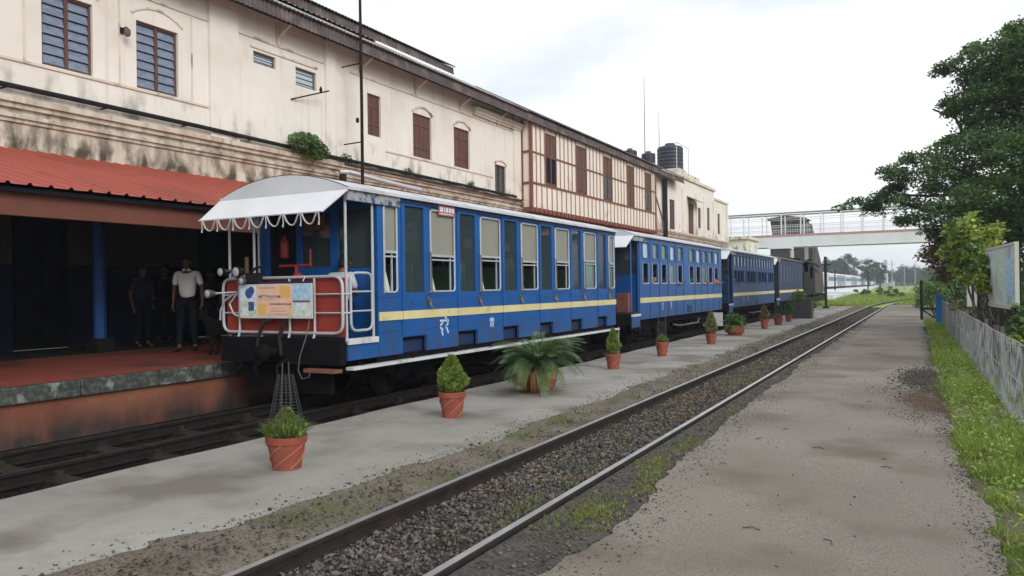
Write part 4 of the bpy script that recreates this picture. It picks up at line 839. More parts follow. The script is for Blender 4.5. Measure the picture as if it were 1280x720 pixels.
lp = loop_pts([(CXL, Y0 + 0.09, 1.10), (CXL, Y0 + 0.57, 1.10), (CXL, Y0 + 0.57, 1.93), (CXL, Y0 + 0.09, 1.93)], 0.13); OB().tube(lp, 0.02, 8, True).build('side_gate', 'alu', smooth=True)
hb = OB().box(CXL + 0.02, CXR - 0.01, Y0 - 0.14, Y0 - 0.016, 0.62, 1.0).build('headstock', 'under_black', bevel=0.01)
OB().tube([(CX, Y0 - 0.14, 0.80), (CX, Y0 - 0.42, 0.80)], 0.07, 10).lathe([(0.09, -0.06), (0.13, -0.03), (0.13, 0.02), (0.06, 0.04)], (CX, Y0 - 0.42, 0.80), 16, 'y').build('buffer', 'under_black', smooth=True)
OB().tube([(CX - 0.25, Y0 - 0.15, 0.72), (CX - 0.25, Y0 - 0.32, 0.70), (CX - 0.23, Y0 - 0.36, 0.55), (CX - 0.25, Y0 - 0.30, 0.46)], 0.03, 6).build('coupling_hook', 'under_black'); OB().tube([(CX + 0.22, Y0 - 0.15, 0.7), (CX + 0.2, Y0 - 0.35, 0.6), (CX + 0.2, Y0 - 0.34, 0.42)], 0.03, 6).build('coupling_hook', 'under_black')
OB().tube([(CX + 0.62, yf - 0.05, 1.3), (CX + 0.63, Y0 - 0.2, 1.05), (CX + 0.52, Y0 - 0.22, 0.75), (CX + 0.50, Y0 - 0.24, 0.55), (CX + 0.58, Y0 - 0.25, 0.43), (CX + 0.70, Y0 - 0.24, 0.46), (CX + 0.72, Y0 - 0.22, 0.58)], 0.008, 6).build('brake_hose', 'loco_tank', smooth=True)
OB().tube([(CX - 0.02, Y0 - 0.1, 1.32), (CX - 0.2, Y0 - 0.2, 1.22), (CX - 0.28, Y0 - 0.24, 1.0), (CX - 0.3, Y0 - 0.26, 0.8), (CX - 0.2, Y0 - 0.3, 0.6)], 0.028, 8).tube([(CX + 0.12, Y0 - 0.1, 1.25), (CX + 0.1, Y0 - 0.2, 1.0), (CX + 0.16, Y0 - 0.22, 0.75)], 0.03, 8).build('brake_hose', 'black_iron', smooth=True)
OB().tube([(CXL + 0.28, yf - 0.03, 1.66), (CXL + 0.10, yf - 0.06, 1.55), (CXL + 0.0, yf - 0.06, 1.4), (CXL - 0.02, yf - 0.05, 1.25)], 0.015, 6).tube([(CXL + 0.34, yf - 0.03, 1.66), (CXL + 0.2, yf - 0.06, 1.5), (CXL + 0.28, yf - 0.06, 1.35), (CXL + 0.4, yf - 0.05, 1.3)], 0.015, 6).build('lamp_cable', 'alu', smooth=True)
OB().box(CXR - 0.62, CXR - 0.05, Y0 - 0.22, Y0 - 0.05, 0.52, 0.57).build('end_step', 'timber_red')
OB().box(CX - 0.85, CX + 0.85, Y0 + 0.05, Y0 + 0.12, 0.18, 0.62).build('guard_plate', 'under_black')
def lamp(x, y, z, r, mat='black_iron', dx=0.0):
    l_ = OB().lathe([(r * 0.3, 0.16), (r * 0.55, 0.12), (r, 0.0), (r * 1.04, -0.01), (r * 1.04, -0.03), (r * 0.85, -0.03)], (x, y, z), 14, 'y').build('head_lamp', mat, smooth=True)
    OB().lathe([(0.005, -0.045), (r * 0.6, -0.04), (r * 0.93, -0.025)], (x, y, z), 14, 'y').build('lens', 'lamp_lens', l_, smooth=True)
lamp(CXL + 0.08, yf - 0.10, 1.99, 0.07); lamp(CXL + 0.0, yf - 0.28, 1.66, 0.065, 'loco_tank'); lamp(CX - 0.72, yf - 0.16, 1.98, 0.085); lamp(CX - 0.60, yf - 0.17, 1.84, 0.055, 'loco_tank')
OB().tube([(CXL + 0.0, yf - 0.2, 1.66), (CXL + 0.32, yf - 0.02, 1.68)], 0.014, 6).build('lamp_bracket', 'alu')
OB().tube([(CX - 1.02, yf - 0.1, 2.0), (CX - 0.66, yf - 0.1, 2.02)], 0.018, 6).box(CX - 0.62, CX - 0.58, yf - 0.1, yf - 0.06, 1.9, 2.2).box(CX - 0.80, CX - 0.76, yf - 0.1, yf - 0.06, 1.78, 1.95).build('brass_bracket', 'brass')
OB().box(CX - 0.56, CX - 0.32, yf - 0.14, yf - 0.04, 1.82, 1.96).tube([(CX - 0.5, yf - 0.12, 1.96), (CX - 0.35, yf - 0.12, 2.04), (CX - 0.2, yf - 0.12, 2.05)], 0.02, 6).build('electric_box', 'black_iron')
OB().tube([(CX - 0.22, Y0 + 0.15, 2.06), (CX + 0.42, Y0 + 0.15, 2.06)], 0.02, 6).tube([(CX + 0.12, Y0 + 0.15, 2.06), (CX + 0.12, Y0 + 0.15, 0.96)], 0.026, 6).tube([(CX + 0.40, Y0 + 0.15, 2.06), (CX + 0.40, Y0 + 0.15, 2.30)], 0.016, 6).lathe([(0.07, -0.02), (0.07, 0.08), (0.03, 0.1)], (CX + 0.14, Y0 + 0.15, 1.86), 10).build('brake_handle', 'red_bright')
OB().lathe([(0.06, 2.20), (0.07, 2.22), (0.07, 2.43), (0.04, 2.49), (0.018, 2.52), (0.018, 2.55)], (CX - 0.45, YB - 0.22, 0), 14).build('fire_extinguisher', 'red_bright', smooth=True)
# banner: a board of its own, hung on the end rail
bn = thing('banner_board', 'orange printed banner board with photographs hung on the coach end rails', 'banner', (CX, Y0 - 0.2, 1.28)); open_origin(bn)
yb = Y0 - 0.17; X0, X1, Z0, Z1 = -9.13, -7.69, 1.285, 1.79
OB().box(X0, X1, yb, yb + 0.022, Z0, Z1).build('board', 'white_paint')
def tile(nm, mt, a, b, c, d, k=1): return OB().box(X0 + (X1 - X0) * a, X0 + (X1 - X0) * b, yb - 0.0015 * k, yb - 0.0002, Z0 + (Z1 - Z0) * c, Z0 + (Z1 - Z0) * d).build(nm, mt)
tile('print', 'print_orange', 0.25, 0.735, 0.055, 0.97); tile('photo_print', 'print_pale', 0.012, 0.24, 0.50, 0.97); tile('photo_print', 'print_green', 0.012, 0.24, 0.04, 0.48); tile('photo_print', 'print_blue', 0.745, 0.985, 0.54, 0.97); tile('photo_print', 'print_green', 0.745, 0.985, 0.05, 0.51)
OB().lathe([(0.001, -0.004), (0.075, -0.003), (0.08, -0.001)], (X0 + 0.20, yb, Z0 + 0.37), 12, 'y').lathe([(0.001, -0.0035), (0.06, -0.003), (0.065, -0.001)], (X0 + 0.25, yb, Z0 + 0.41), 12, 'y').build('photo_print', 'print_navy'); tile('photo_print', 'print_navy', 0.13, 0.21, 0.22, 0.48, 2); tile('photo_print', 'print_ink', 0.75, 0.98, 0.46, 0.515, 2); tile('photo_print', 'print_pale', 0.79, 0.90, 0.24, 0.44, 2)
tile('print', 'print_orange_deep', 0.58, 0.72, 0.60, 0.92, 2); tile('print', 'print_orange_deep', 0.27, 0.38, 0.10, 0.42, 2)
tile('print_line', 'print_grey', 0.28, 0.50, 0.87, 0.905, 2); tile('print_line', 'print_grey', 0.40, 0.70, 0.10, 0.13, 2); tile('print_line', 'print_grey', 0.45, 0.66, 0.20, 0.23, 2); tile('print_line', 'print_grey', 0.27, 0.50, 0.535, 0.56, 2); tile('print_line', 'print_grey', 0.46, 0.63, 0.29, 0.31, 2)
def text(body, x, z, size, mat, parent, y):
    cu = bpy.data.curves.new('t', 'FONT'); cu.body = body; cu.size = size; cu.extrude = 0.0008; cu.offset = 0.0006; ob = bpy.data.objects.new('t', cu); col.objects.link(ob)
    me = bpy.data.meshes.new_from_object(ob.evaluated_get(bpy.context.evaluated_depsgraph_get())); bpy.data.objects.remove(ob)
    me.materials.clear(); me.materials.append(MATS[mat]); o_ = place('lettering', me, parent, (x - parent.location.x, y - parent.location.y, z - parent.location.z)); o_.rotation_euler = (math.pi / 2, 0, 0); return o_
text('METTUPALAYAM', X0 + 0.40, Z0 + 0.30, 0.058, 'print_ink', bn, yb - 0.003); text('UDHAGAMANDALAM', X0 + 0.62, Z0 + 0.195, 0.044, 'print_ink', bn, yb - 0.003)
OB().box(X0 + 0.01, X1 - 0.02, yb + 0.0, yb + 0.03, Z1, Z1 + 0.03).build('top_rail', 'coach_navy'); OB().tube([(X0 + 0.2, yb + 0.02, Z1), (X0 + 0.2, yb + 0.08, Z1 + 0.09)], 0.008, 5).tube([(X1 - 0.2, yb + 0.02, Z1), (X1 - 0.2, yb + 0.08, Z1 + 0.09)], 0.008, 5).build('hanger', 'alu')

# ---------------------------------------------------------------- following coaches
def coach(y0, yb, y1, label, mat, cols, lower, glassmat, lettering, style=2):
    t_ = thing('railway_coach', label, 'railway coach', (CX, (y0 + y1) / 2, -0.05)); open_origin(t_)
    hu = [(a, b, 2.50, 2.95) for a, b in cols] if style == 2 else []
    hl_ = [(a, b, *lower) for a, b in cols]
    cells(OB(), CXR - 0.05, CXR, yb, y1, 0.72, 3.12, hu + hl_).build('side_wall', mat); cells(OB(), CXL, CXL + 0.05, yb, y1, 0.72, 3.12, hu + hl_).build('side_wall', mat)
    for i, (a, b) in enumerate(cols):
        if style == 2: 
            w = OB().tube(loop_pts([(CXR + 0.004, a, 2.5), (CXR + 0.004, b, 2.5), (CXR + 0.004, b, 2.95), (CXR + 0.004, a, 2.95)], 0.08), 0.014, 5, True).build('window', mat); OB().box(CXR - 0.03, CXR - 0.024, a, b, 2.5, 2.95).build('pane', glassmat if i % 3 else 'glass_pale', w)
        w = OB().box(CXR + 0.001, CXR + 0.03, a - 0.02, b + 0.02, lower[0] - 0.035, lower[0]).box(CXR + 0.001, CXR + 0.014, a - 0.03, a, lower[0], lower[1] + 0.03).box(CXR + 0.001, CXR + 0.014, b, b + 0.03, lower[0], lower[1] + 0.03).build('window', 'alu' if mat == 'coach_blue' else mat)
        if style != 2: OB().box(CXR - 0.03, CXR - 0.024, a, b, *lower).build('pane', glassmat, w)
        elif i % 4 == 3: OB().box(CXR - 0.03, CXR - 0.024, a, b, *lower).build('pane', 'glass_green', w)
        OB().box(CXR + 0.001, CXR + 0.008, b + 0.12, b + 0.15, 0.74, 3.05).build('panel_joint', 'coach_blue_dark' if mat == 'coach_blue' else mat)
    OB().box(CXR + 0.002, CXR + 0.012, yb + 0.01, y1 - 0.01, 1.20, 1.345).build('yellow_band', 'stripe')
    if lettering:
        mb = OB(); yc = (yb + y1) / 2
        for k, g_ in enumerate((DA, RE)): [stroke(mb, s_, yc - 2.9 + 0.9 * k, 0.93, 0.2, 0.03, CXR + 0.003) for s_ in g_]
        mb.build('lettering', 'letter_white')
        OB().box(CXR + 0.002, CXR + 0.02, yc - 0.05, yc + 0.45, 0.76, 1.02).build('vent_panel', 'coach_navy')
    coach_ends(yb, y1, mat); boards(y0, yb); rm = 'silver_roof' if style == 2 else 'roof_brown'; coach_roof(y0, y1 + 0.1, rm, rm, 0.46)
    verandah_rear(yb, mat)
    OB().box(CXR - 0.10, CXR + 0.03, y0, yb - 0.02, 0.83, 0.90).build('platform_edge', 'white_paint'); OB().box(CXR - 0.04, CXR - 0.002, y0 + 0.02, yb - 0.002, 0.5, 0.83).build('platform_skirt', mat)
    for x_, y_ in ((CXL + 0.05, y0 + 0.03), (CXR - 0.03, y0 + 0.03), (CXR - 0.03, yb - 0.05)): OB().tube([(x_, y_, 0.9), (x_, y_, 3.1)], 0.022, 6).build('roof_post', mat)
    OB().box(CXR + 0.002, CXR + 0.05, yb - 0.6, yb + 0.35, 2.96, 3.12).build('cant_rail', 'peeling')
    OB().box(CXL + 0.02, CXR - 0.45, y0, y0 + 0.03, 0.95, 1.75).build('end_panel', 'coach_navy'); OB().box(CX - 1.2, CX + 1.18, y0 - 0.1, y0 - 0.005, 0.6, 0.9).build('headstock', 'under_black')
    OB().tube([(CXR - 0.5, y0 + 0.1, 0.95), (CXR - 0.52, y0 + 0.1, 1.9)], 0.022, 6).tube([(CXR - 0.72, y0 + 0.1, 1.85), (CXR - 0.35, y0 + 0.1, 1.9)], 0.018, 6).build('brake_handle', 'red_bright')
    if style == 2 and mat == 'coach_blue': OB().box(CXR - 0.62, CXR - 0.2, y0 + 0.25, yb - 0.1, 0.95, 1.5).build('locker', 'timber_red')
    for k in range(10): 
        yy = yb + 0.5 + k * (y1 - yb) / 10.3
        OB().box(CXL + 0.08, CXR - 0.12, yy, yy + 0.05, 0.93, 1.75).build('seat_back', 'seat_green')
    underframe(y0 + 0.2, y1, 0.72); bogie(yb + 1.6, t_); bogie(y1 - 1.7, t_)
    for (a, b) in ((y0 + 0.1, yb + 0.3), (y1 - 0.9, y1 - 0.1)):
        OB().box(CXR - 0.12, CXR + 0.10, a, b, 0.48, 0.52).box(CXR - 0.12, CXR + 0.10, a, b, 0.16, 0.20).box(CXR - 0.06, CXR - 0.03, a, a + 0.03, 0.16, 0.7).box(CXR - 0.06, CXR - 0.03, b - 0.03, b, 0.16, 0.7).build('step', 'under_black')
    OB().tube([(CXR - 0.1, yb + 3.6, 0.42), (CXR - 0.02, yb + 4.0, 0.36), (CXR - 0.02, yb + 6.4, 0.36), (CXR - 0.1, yb + 6.8, 0.5)], 0.03, 6).build('side_pipe', 'loco_tank')
    return t_
cols2 = [(21.40 + 0.895 * k, 21.92 + 0.895 * k) for k in range(5)] + [(26.38 + 0.90 * k, 26.94 + 0.90 * k) for k in range(5)]
c2 = coach(20.42, 21.12, 31.15, 'blue coach with two rows of small windows and passengers leaning out, behind first coach', 'coach_blue', cols2, (1.78, 2.34), 'glass_green', True)
cols3 = [(33.45 + 0.70 * k, 33.90 + 0.70 * k) for k in range(14)]
c3 = coach(32.45, 33.2, 43.3, 'dull dark blue coach with faded side coupled behind the two windowed rows coach', 'coach_faded', cols3, (1.80, 2.30), 'glass_pale', True)
cols4 = [(45.6 + 1.16 * k, 45.98 + 1.16 * k) for k in range(8)]
c4 = coach(44.1, 44.9, 54.4, 'navy coach with narrow tall windows coupled next to the black steam engine', 'coach_navy', cols4, (1.75, 2.85), 'glass_pale', False, 3)

# ---------------------------------------------------------------- steam locomotive
lo = thing('steam_locomotive', 'black steam locomotive with grey side tank at far end of the train', 'locomotive', (CX, 60.5, -0.05)); open_origin(lo)
OB().box(CX - 1.15, CX + 1.15, 55.2, 68.3, 0.6, 0.74).build('running_plate', 'loco_black')
OB().box(CX - 1.14, CX + 1.14, 55.3, 57.6, 0.905, 2.5).build('bunker', 'loco_black'); OB().box(CX - 0.95, CX + 0.95, 55.35, 57.0, 2.5, 2.95).build('coal_box', 'loco_black')
cells(OB(), CX + 1.09, CX + 1.14, 57.61, 60.9, 0.905, 3.3, [(58.6, 60.2, 2.1, 2.95)]).build('cab_side', 'loco_black'); cells(OB(), CX - 1.14, CX - 1.09, 57.61, 60.9, 0.905, 3.3, [(58.6, 60.2, 2.1, 2.95)]).build('cab_side', 'loco_black')
OB().box(CX - 1.09, CX + 1.09, 60.85, 60.9, 0.905, 3.3).build('cab_front', 'loco_black')
OB().grid([[(x, y, z + 0.14) for x, _, z in arc(0, 3.05, 3.38, 1.3)] for y in (55.6, 58.0, 61.4)]).grid([[(x, y, z + 0.10) for x, _, z in arc(0, 3.05, 3.38, 1.3)] for y in (55.6, 58.0, 61.4)]).build('cab_roof', 'loco_black', smooth=True)
OB().box(CX + 0.3, CX + 0.9, 61.6, 62.6, 2.5, 3.25).build('sand_box', 'loco_black'); OB().tube([(CX + 0.8, 61.0, 2.9), (CX + 0.85, 63.5, 3.2), (CX + 0.8, 66.8, 3.1)], 0.09, 8).build('steam_pipe', 'loco_black')
for s_ in (-1, 1): OB().box(CX + s_ * 0.86 - 0.24, CX + s_ * 0.86 + 0.24, 61.6, 66.6, 0.95, 2.55).build('side_tank', 'tank_side', bevel=0.03)
OB().lathe([(0.72, 60.9), (0.72, 66.9), (0.76, 66.92), (0.76, 68.1), (0.70, 68.15), (0.1, 68.2)], (CX, 0, 2.35), 20, 'y').build('boiler', 'loco_black', smooth=True)
OB().lathe([(0.22, 2.6), (0.19, 2.75), (0.20, 3.25), (0.27, 3.3), (0.27, 3.36), (0.2, 3.36)], (CX, 67.4, 0.35), 14).build('chimney', 'loco_black', smooth=True)
OB().lathe([(0.30, 2.55), (0.28, 2.8), (0.2, 2.98), (0.02, 3.02)], (CX, 64.2, 0.45), 14).build('steam_dome', 'loco_black', smooth=True)
OB().tube([(CX + 0.55, 60.0, 2.6), (CX + 0.6, 62.0, 2.65), (CX + 0.55, 65.0, 2.5)], 0.03, 6).tube([(CX - 0.55, 60.0, 2.6), (CX - 0.6, 65.0, 2.6)], 0.03, 6).build('hand_rail', 'loco_black')
OB().box(CX - 1.1, CX + 1.1, 60.9, 67.8, 0.35, 0.60).box(CX + 0.6, CX + 1.1, 60.91, 61.59, 0.75, 2.9).build('valance', 'loco_black')
for yy in (61.0, 62.1, 63.2, 64.3):
    for dx in (-0.53, 0.53): place('wheel', WHEEL, lo, (CX + dx + 8.4, yy - 60.5, 0.40), rz=0 if dx > 0 else math.pi)
OB().box(CX - 0.7, CX - 0.6, 55.5, 66, 0.45, 0.75).box(CX + 0.6, CX + 0.7, 55.5, 66, 0.45, 0.75).build('frame', 'under_black')
OB().tube([(CX + 0.85, 64.6, 0.65), (CX + 0.85, 66.0, 0.75)], 0.22, 12).tube([(CX - 0.85, 64.6, 0.65), (CX - 0.85, 66.0, 0.75)], 0.22, 12).build('cylinder', 'loco_black')
OB().bar((CX + 0.72, 61.0, 0.36), (CX + 0.72, 64.6, 0.5), 0.06, 0.09).build('connecting_rod', 'rail_steel')
OB().box(CX - 1.15, CX + 1.15, 68.3, 68.42, 0.5, 0.92).build('buffer_beam', 'loco_black'); OB().box(CX - 1.15, CX + 1.15, 55.08, 55.2, 0.5, 0.92).build('buffer_beam', 'loco_black')
OB().lathe([(0.14, -0.12), (0.17, 0.0), (0.16, 0.04)], (CX, 68.3, 3.1), 12, 'y').build('head_lamp', 'loco_black', smooth=True)

# ================================================================== PEOPLE AND DOG
def skin(name, verts, edges, mat, parent, root=0, sub=2):
    bm = bmesh.new(); lay = bm.verts.layers.skin.verify(); vs_ = []
    for i, (co, r) in enumerate(verts):
        v = bm.verts.new(co); v[lay].radius = (r, r) if not isinstance(r, tuple) else r; v[lay].use_root = (i == root); vs_.append(v)
    for a, b in edges: bm.edges.new((vs_[a], vs_[b]))
    me = bpy.data.meshes.new(name); bm.to_mesh(me); bm.free(); ob = bpy.data.objects.new(name, me); col.objects.link(ob)
    ob.modifiers.new('skin', 'SKIN').use_smooth_shade = True; s_ = ob.modifiers.new('sub', 'SUBSURF'); s_.levels = sub; s_.render_levels = sub
    m2 = bpy.data.meshes.new_from_object(ob.evaluated_get(bpy.context.evaluated_depsgraph_get())); bpy.data.objects.remove(ob)
    m2.name = name; m2.materials.clear(); m2.materials.append(MATS[mat]); m2.polygons.foreach_set('use_smooth', [True] * len(m2.polygons)); return place(name, m2, parent)
class SK:
    def __init__(s): s.v = []; s.e = []
    def add(s, co, r, prev=None):
        s.v.append((tuple(co), r)); i = len(s.v) - 1
        if prev is not None: s.e.append((prev, i))
        return i
    def chain(s, pts, prev=None):
        for co, r in pts: prev = s.add(co, r, prev)
        return prev
def hand(sk, wrist, direction, side, prev, k=1.0, curl=0.35):
    d = Vector(direction).normalized(); w = Vector(wrist); sx = d.cross(Vector((0, 1, 0))); sx = sx.normalized() if sx.length > 0.1 else Vector((1, 0, 0)); fwd = Vector((0, 1, 0)) - d * d.y; fwd = fwd.normalized() if fwd.length > 0.1 else Vector((0, 0, 1)); sx = d.cross(fwd).normalized() * side
    palm = w + d * 0.055 * k; p = sk.add(palm, (0.030 * k, 0.018 * k), prev)
    for j, (off, ln) in enumerate(((0.027, 0.075), (0.009, 0.085), (-0.009, 0.08), (-0.027, 0.062))):
        a = palm + d * 0.035 * k + fwd * off * k; b = a + d * ln * 0.5 * k - sx * ln * curl * 0.4 * k; c = b + d * ln * 0.4 * k - sx * ln * curl * k
        sk.chain([(a, 0.0095 * k), (b, 0.0085 * k), (c, 0.007 * k)], p)
    a = palm - d * 0.01 * k + fwd * 0.036 * k; sk.chain([(a, 0.011 * k), (a + d * 0.03 * k + fwd * 0.02 * k, 0.010 * k), (a + d * 0.055 * k + fwd * 0.022 * k - sx * 0.01, 0.008 * k)], p)
def person(label, loc, rz, J, cloth, trousers, group=None, skinm='skin_brown', hair=True, long_hair=False, sub=2):
    """J: joint dictionary in metres, facing +Y"""
    t_ = thing('person', label, 'person', loc, rz, group); V = Vector
    pel, ch, nk, hd = V(J['pelvis']), V(J['chest']), V(J['neck']), V(J['head'])
    sk = SK(); r0 = sk.add(pel, (0.10, 0.08)); mid = sk.add((pel + ch) / 2, (0.095, 0.075), r0); c_ = sk.add(ch, (0.11, 0.085), mid); n0 = sk.add(nk, 0.052, c_)
    f_ = V(J.get('face', (0, 1, 0))).normalized()
    h0 = sk.add(hd + V((0, 0, -0.075)) + f_ * 0.02, 0.062, n0); h1 = sk.add(hd, (0.078, 0.092), h0); sk.add(hd + V((0, 0, 0.07)) - f_ * 0.008, (0.068, 0.08), h1)
    for s_, q in ((-1, 'l'), (1, 'r')):
        sh_, el, wr = V(J[q + 'shoulder']), V(J[q + 'elbow']), V(J[q + 'wrist'])
        a = sk.chain([(sh_, 0.056), ((sh_ + el) / 2, 0.047), (el, 0.038), ((el + wr) / 2, 0.034), (wr, 0.025)], c_); hand(sk, wr, wr - el, s_, a)
        hp, kn, an, to = V(J[q + 'hip']), V(J[q + 'knee']), V(J[q + 'ankle']), V(J[q + 'toe'])
        sk.chain([(hp, 0.085), ((hp + kn) / 2, 0.074), (kn, 0.055), ((kn + an) / 2, 0.05), (an, 0.036), (an + (to - an) * 0.3 + V((0, 0, -0.02)), 0.042), (to, 0.032)], r0)
    skin('body', sk.v, sk.e, skinm, t_, sub=sub)
    s2 = SK(); b0 = s2.add(pel + V((0, 0, -0.03)), (0.165, 0.135)); b1 = s2.add((pel + ch) / 2, (0.165, 0.135), b0); b2 = s2.add(ch, (0.17, 0.13), b1); s2.add(nk + V((0, 0, -0.045)), (0.075, 0.07), b2)
    for q in 'lr': sh_, el = V(J[q + 'shoulder']), V(J[q + 'elbow']); s2.chain([(sh_, 0.064), (sh_ + (el - sh_) * 0.5, 0.058), (sh_ + (el - sh_) * 0.80, 0.060)], b2)
    st = skin('shirt', s2.v, s2.e, cloth, t_, sub=sub)
    for s_ in (-1, 1): MB().bar(tuple(nk + V((0.02 * s_, 0.055, -0.02))), tuple(nk + V((0.075 * s_, 0.03, -0.045))), 0.05, 0.012, (0, 1, 0)).build('collar', cloth, st)
    s3 = SK(); b0 = s3.add(pel + V((0, 0, -0.01)), (0.15, 0.12))
    for q in 'lr':
        hp, kn, an = V(J[q + 'hip']), V(J[q + 'knee']), V(J[q + 'ankle']); s3.chain([(hp, 0.098), ((hp + kn) / 2, 0.088), (kn, 0.074), ((kn + an) / 2, 0.066), (an + (kn - an) * 0.08, 0.062)], b0)
    skin('trousers', s3.v, s3.e, trousers, t_, sub=sub)
    for q in 'lr':
        an, to = V(J[q + 'ankle']), V(J[q + 'toe']); s4 = SK(); s4.chain([(an + V((0, -0.03, -0.035)), 0.045), (an + (to - an) * 0.5 + V((0, 0, -0.012)), 0.046), (to, 0.036)]); skin('shoe', s4.v, s4.e, 'black_iron', t_, sub=1)
    if hair:
        mb = MB(); n = 14; rows = []
        for i in range(7):
            th = (0.02 + 0.98 * i / 6) * math.pi * 0.56; row = []
            for k in range(n + 1):
                ph = 2 * math.pi * k / n; d = V((math.sin(th) * math.cos(ph) * 0.092, math.sin(th) * math.sin(ph) * 0.108, math.cos(th) * 0.105))
                drop = -0.06 * max(0, math.sin(th)) ** 3 * (1 if d.dot(f_) < 0.02 else -0.35) * (2.4 if long_hair and d.dot(f_) < 0.02 else 1); row.append(tuple(hd + V((0, 0, 0.035)) - f_ * 0.012 + d + V((0, 0, drop))))
            rows.append(row)
        mb.grid(rows).build('hair', 'hair_black', t_, smooth=True)
    sd_ = f_.cross(V((0, 0, 1))).normalized()
    for s_ in (-1, 1):
        e_ = MB().lathe([(0.001, -0.011), (0.009, -0.006), (0.012, 0), (0.009, 0.006), (0.001, 0.011)], tuple(hd + f_ * 0.082 + sd_ * 0.031 * s_ + V((0, 0, 0.012))), 8); e_.build('eye', 'eye_white', t_, smooth=True)
        MB().lathe([(0.003, -0.03), (0.012, -0.015), (0.013, 0.012), (0.004, 0.03)], tuple(hd + sd_ * 0.086 * s_ + V((0, 0, -0.005))), 8).build('ear', skinm, t_, smooth=True)
    a = hd + f_ * 0.082 + V((0, 0, 0.012)); MB().tube([tuple(a), tuple(a + f_ * 0.022 + V((0, 0, -0.035))), tuple(a + V((0, 0, -0.045)))], [0.009, 0.014, 0.012], 6).build('nose', skinm, t_, smooth=True)
    m_ = hd + f_ * 0.078 + V((0, 0, -0.062)); MB().tube([tuple(m_ - sd_ * 0.024), tuple(m_ + f_ * 0.008), tuple(m_ + sd_ * 0.024)], 0.006, 5).build('mouth', 'hair_black', t_)
    return t_
def stand(h=1.75, **kw):
    J = dict(pelvis=(0, 0, 0.96), chest=(0, 0.0, 1.33), neck=(0, 0.0, 1.50), head=(0, 0.02, 1.62), lshoulder=(-0.19, 0, 1.42), rshoulder=(0.19, 0, 1.42), lelbow=(-0.25, -0.03, 1.13), relbow=(0.25, -0.03, 1.13), lwrist=(-0.25, 0.06, 0.88), rwrist=(0.25, 0.06, 0.88),
             lhip=(-0.09, 0, 0.90), rhip=(0.09, 0, 0.90), lknee=(-0.11, 0.03, 0.5), rknee=(0.11, 0.03, 0.5), lankle=(-0.12, -0.01, 0.08), rankle=(0.12, -0.01, 0.08), ltoe=(-0.14, 0.15, 0.036), rtoe=(0.14, 0.15, 0.036))
    J.update(kw); s_ = h / 1.75
    return {k: (tuple(c * s_ for c in v) if k != 'face' else v) for k, v in J.items()}
def sit(**kw):
    J = dict(pelvis=(0, 0, 0.10), chest=(0, 0.02, 0.46), neck=(0, 0.03, 0.63), head=(0, 0.06, 0.75), lshoulder=(-0.19, 0.02, 0.55), rshoulder=(0.19, 0.02, 0.55), lelbow=(-0.25, 0.08, 0.28), relbow=(0.25, 0.08, 0.28), lwrist=(-0.16, 0.3, 0.2), rwrist=(0.16, 0.3, 0.2),
             lhip=(-0.09, 0.04, 0.08), rhip=(0.09, 0.04, 0.08), lknee=(-0.11, 0.40, 0.10), rknee=(0.11, 0.40, 0.10), lankle=(-0.11, 0.42, -0.32), rankle=(0.11, 0.42, -0.32), ltoe=(-0.12, 0.58, -0.365), rtoe=(0.12, 0.58, -0.365))
    J.update(kw); return J
# man in the white shirt: left arm hanging, other arm bent slightly forward, mid step
person('man in white short sleeved shirt and dark trousers standing on red platform', (-12.55, 10.12, 0.556), R(-150), stand(1.86, lwrist=(-0.30, 0.10, 0.92), rwrist=(0.26, 0.0, 0.87), rknee=(0.11, 0.09, 0.5), rankle=(0.12, 0.10, 0.08), rtoe=(0.15, 0.26, 0.036), face=(0.25, 1, 0)), 'shirt_white', 'cloth_navy')
person('person in dark blue clothes standing in canopy shade beside blue pillar', (-14.55, 10.60, 0.556), R(-95), stand(1.72, lwrist=(-0.1, 0.25, 1.05), face=(-0.2, 1, 0)), 'cloth_blue', 'cloth_navy', long_hair=True)
person('person in black clothes standing behind the others against dark wall', (-15.55, 11.9, 0.556), R(-120), stand(1.80), 'cloth_navy', 'cloth_navy')
person('person in dark clothes and pale scarf standing near the white shirted man', (-14.2, 12.1, 0.556), R(-170), stand(1.66), 'cloth_navy', 'cloth_blue')
# dog
dg = thing('dog', 'black dog standing on the red platform beside the coach end', 'dog', (-10.98, 9.62, 0.556), R(92))
d = SK(); p0 = d.add((0, -0.30, 0.50), (0.10, 0.11)); p1 = d.add((0, -0.05, 0.50), (0.10, 0.115), p0); p2 = d.add((0, 0.22, 0.49), (0.115, 0.14), p1)
n1 = d.chain([((0, 0.38, 0.58), 0.085), ((0, 0.47, 0.67), 0.065), ((0, 0.55, 0.70), 0.07), ((0, 0.64, 0.68), 0.045), ((0, 0.72, 0.66), 0.032)], p2)
d.chain([((0, -0.42, 0.52), 0.03), ((0, -0.52, 0.42), 0.02), ((0, -0.60, 0.44), 0.015), ((0, -0.66, 0.50), 0.01)], p0)
for s_ in (-1, 1):
    d.chain([((0.08 * s_, 0.25, 0.38), 0.055), ((0.08 * s_, 0.23, 0.24), 0.032), ((0.08 * s_, 0.25, 0.10), 0.024), ((0.08 * s_, 0.26, 0.03), 0.026), ((0.08 * s_, 0.31, 0.02), 0.022)], p2)
    d.chain([((0.08 * s_, -0.30, 0.38), 0.065), ((0.085 * s_, -0.22, 0.28), 0.04), ((0.085 * s_, -0.36, 0.17), 0.026), ((0.085 * s_, -0.34, 0.04), 0.024), ((0.085 * s_, -0.29, 0.02), 0.022)], p0)
skin('body', d.v, d.e, 'dog_black', dg)
for s_ in (-1, 1): MB().lathe([(0.035, 0), (0.025, 0.05), (0.003, 0.10)], (0.05 * s_, 0.51, 0.74), 8).build('ear', 'dog_black', dg, smooth=True)
